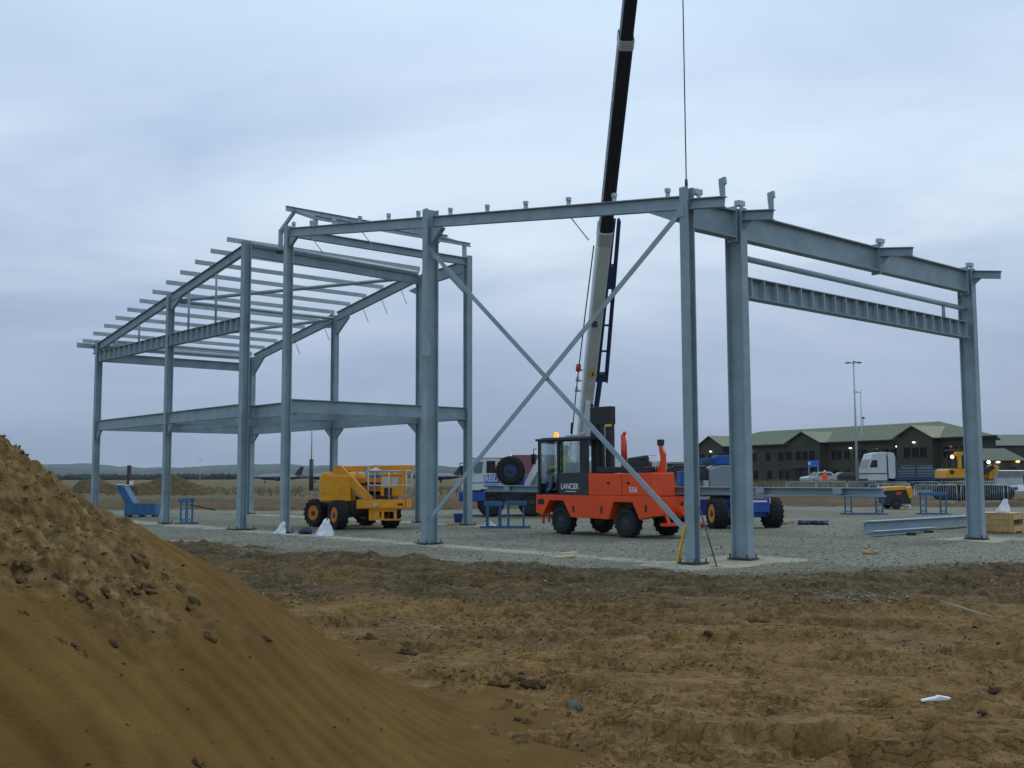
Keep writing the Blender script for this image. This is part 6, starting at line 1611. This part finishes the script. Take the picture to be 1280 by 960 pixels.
for a in ((460, 799, 34, 'ragged clod at the foot of the mound, farther of a pair', 31, .4, .5, -10, CLOD), (509, 817, 30, 'ragged dark clod at the foot of the mound, nearer of a pair', 32, .4, .5, 5, CLOD),
          (717, 885, 21, 'round grey stone on the sandy ground in the foreground', 33, .8, .9, 0, GREYSTONE), (656, 902, 30, 'dark slanting clod left of the round grey stone', 34, .35, .45, -25, CLOD),
          (641, 848, 46, 'low dark lump of soil up from the round grey stone', 35, .35, .5, 0, CLOD), (668, 858, 40, 'crumbling lump of soil beside a low dark one in the foreground', 36, .35, .5, -15, CLOD), (620, 856, 32, 'sandy lump on the left end of the crumbling soil patch', 37, .35, .5, 10, CLOD),
          (942, 777, 48, 'wide dark clod in the middle of the churned ground', 38, .3, .5, 5, CLOD), (885, 797, 10, 'tiny dark clod left of the wide dark one', 39, .6, .8, 0, CLOD), (1243, 866, 30, 'jagged clod on the ground right of the white scrap', 40, .35, .45, 40, CLOD), (1228, 890, 24, 'jagged clod below another right of the white scrap', 41, .35, .45, 50, CLOD)):
    clod(*a[:4], seed=a[4], flat=a[5], ratio=a[6], rz=a[7], mat=a[8], group=FG)

def scatter(name, P, sizes, mats, label, cat, seed, squash=0.65):
    """many small low stones as one mesh"""
    rng = np.random.default_rng(seed)
    base = bmesh.new(); bmesh.ops.create_icosphere(base, subdivisions=1, radius=1.0)
    v = np.array([q.co[:] for q in base.verts]); f = np.array([[q.index for q in g.verts] for g in base.faces]); base.free()
    # bare icosahedron: 12 verts, 20 faces
    n = len(P); a = rng.uniform(0, 2*np.pi, n); ca, sa = np.cos(a), np.sin(a)
    jit = rng.uniform(0.65, 1.3, (n, len(v), 1))
    q = v[None]*jit
    sc = np.stack([sizes*rng.uniform(0.8, 1.5, n), sizes*rng.uniform(0.6, 1.1, n), sizes*squash*rng.uniform(0.6, 1.2, n)], -1)
    q = q*sc[:, None, :]
    x = q[..., 0]*ca[:, None] - q[..., 1]*sa[:, None]; y = q[..., 0]*sa[:, None] + q[..., 1]*ca[:, None]
    co = np.stack([x, y, q[..., 2]], -1) + P[:, None, :]
    me = bpy.data.meshes.new(name)
    fill_mesh(me, co.reshape(-1, 3), (f[None] + (np.arange(n)*len(v))[:, None, None]).reshape(-1, 3), None, False)
    for m in mats: me.materials.append(m)
    me.polygons.foreach_set('material_index', np.repeat(rng.integers(0, len(mats), n), len(f)).astype(np.int32))
    o = bpy.data.objects.new(name, me); COL.objects.link(o); tag(o, label, cat, kind='stuff'); return o
def simple(name, col, rough=0.9):
    m, t, b = mat_base(name)
    oi = noise(t, N(t, 'ShaderNodeTexCoord').outputs['Object'], 4, 3)
    t.links.new(ramp(t, oi, (0.3, S(col, 0.75)), (0.7, S(col, 1.25))), b.inputs['Base Color'])
    b.inputs['Roughness'].default_value = rough; b.inputs['Specular IOR Level'].default_value = 0.15
    return m
GR = [simple('gravel_a', (0.26, 0.275, 0.25)), simple('gravel_b', (0.13, 0.14, 0.125)), simple('gravel_c', (0.34, 0.345, 0.31)), simple('gravel_d', (0.19, 0.17, 0.13))]
CR = [simple('crumb_a', (0.07, 0.047, 0.026)), simple('crumb_b', (0.115, 0.078, 0.040)), simple('crumb_c', (0.17, 0.115, 0.055))]
def loose():
    rng = np.random.default_rng(4)
    # gravel, and stones strewn over the edge of the pad
    n = 42000
    d = 15.0*np.exp(rng.uniform(0, 1, n)*math.log(36/15.0)); a = np.radians(rng.uniform(-27, 28, n))
    x, y = np.sin(a)*d, np.cos(a)*d
    h, g, _, _ = ground_fields(x, y)
    keep = rng.uniform(0, 1, n) < np.where(g > 0.5, 0.34, 0.02 + 0.5*g)
    x, y, h = x[keep], y[keep], h[keep]
    s = 0.012 + 0.022*rng.power(0.5, len(x))[::1]*rng.uniform(0.3, 1, len(x))
    scatter('loose_gravel', np.stack([x, y, h + s*0.2], -1), s, GR, 'loose grey gravel strewn over the pad and its edge', 'gravel', 2)
    # a spill of pale stones on the soil in front of the corner post
    n = 330
    x = 4.4 + rng.normal(0, 0.9, n); y = 14.3 + rng.normal(0, 0.28, n) + 0.1*(x-4.4)
    h = ground_fields(x, y)[0]; s = rng.uniform(0.008, 0.024, n)
    scatter('pale_stones', np.stack([x, y, h + s*0.2], -1), s, [GR[0], GR[3]], 'spill of pale stones on the churned soil in front of the corner post', 'stones', 3)
    # crumbs of soil over the ground and the rough part of the mound
    n = 70000
    d = 3.6*np.exp(rng.uniform(0, 1, n)*math.log(26/3.6)); a = np.radians(rng.uniform(-27, 28, n))
    x, y = np.sin(a)*d, np.cos(a)*d
    h, g, _, cl = ground_fields(x, y); mh, up = mound_h(x, y)
    onm = mh > h
    pt = sm(fbm(x*0.8, y*1.3, 0.9, 4, 81), 0.02, 0.22)
    keep = rng.uniform(0, 1, n) < np.where(onm, 0.03 + 0.5*up, 0.05 + 0.75*pt + 0.25*cl)*(g < 0.6)
    x, y = x[keep], y[keep]; z = np.maximum(h, mh)[keep]
    dd = np.hypot(x, y)
    s = (0.004 + 0.014*rng.power(0.30, len(x)))*(0.55 + 0.06*dd)*rng.uniform(0.5, 1.1, len(x))
    scatter('soil_crumbs', np.stack([x, y, z + s*0.25], -1), s, CR, 'crumbs of dark soil scattered over the sandy ground and mound', 'soil crumbs', 5)
    # dry grass between the site and the station, and along the airfield
    n = 5200
    x = np.concatenate([rng.uniform(10, 75, n*3//4), rng.uniform(-60, 0, n//4)]); y = np.concatenate([rng.uniform(101, 117, n*3//4), rng.uniform(96, 150, n//4)])
    h = ground_fields(x, y)[0]
    V, F = [], []
    for i in range(len(x)):
        hh = rng.uniform(0.25, 0.75); w = rng.uniform(0.02, 0.05)
        for k in range(4):
            a = rng.uniform(0, 6.28); r = rng.uniform(0, 0.25); bx, by = x[i]+math.cos(a)*r, y[i]+math.sin(a)*r
            l = rng.uniform(-0.2, 0.2)
            o = len(V); V += [(bx-w, by, h[i]-0.03), (bx+w, by, h[i]-0.03), (bx+l, by+l, h[i]+hh*rng.uniform(0.6, 1.1))]; F.append((o, o+1, o+2))
    me = bpy.data.meshes.new('dry_grass'); me.from_pydata(V, [], F)
    for m in (simple('grass_straw', (0.24, 0.20, 0.11)), simple('grass_green', (0.10, 0.10, 0.045))): me.materials.append(m)
    me.polygons.foreach_set('material_index', (rng.uniform(0, 1, len(F)) < 0.35).astype(np.int32))
    o = bpy.data.objects.new('dry_grass', me); COL.objects.link(o); tag(o, 'pale dry grass along the verge beyond the barriers', 'grass', kind='stuff')
loose()
def haze():
    m = bpy.data.materials.new('haze'); m.use_nodes = True; t = m.node_tree; t.nodes.clear()
    o = N(t, 'ShaderNodeOutputMaterial'); v = N(t, 'ShaderNodeVolumePrincipled')
    v.inputs['Color'].default_value = (0.86, 0.91, 1.0, 1); v.inputs['Density'].default_value = HAZE
    t.links.new(v.outputs[0], o.inputs['Volume'])
    ob = MB().box(-9300, 9300, -9300, 9300, -6.0, 110.0).done('haze', m); tag(ob, kind='stuff')
HAZE = 7e-5
haze()
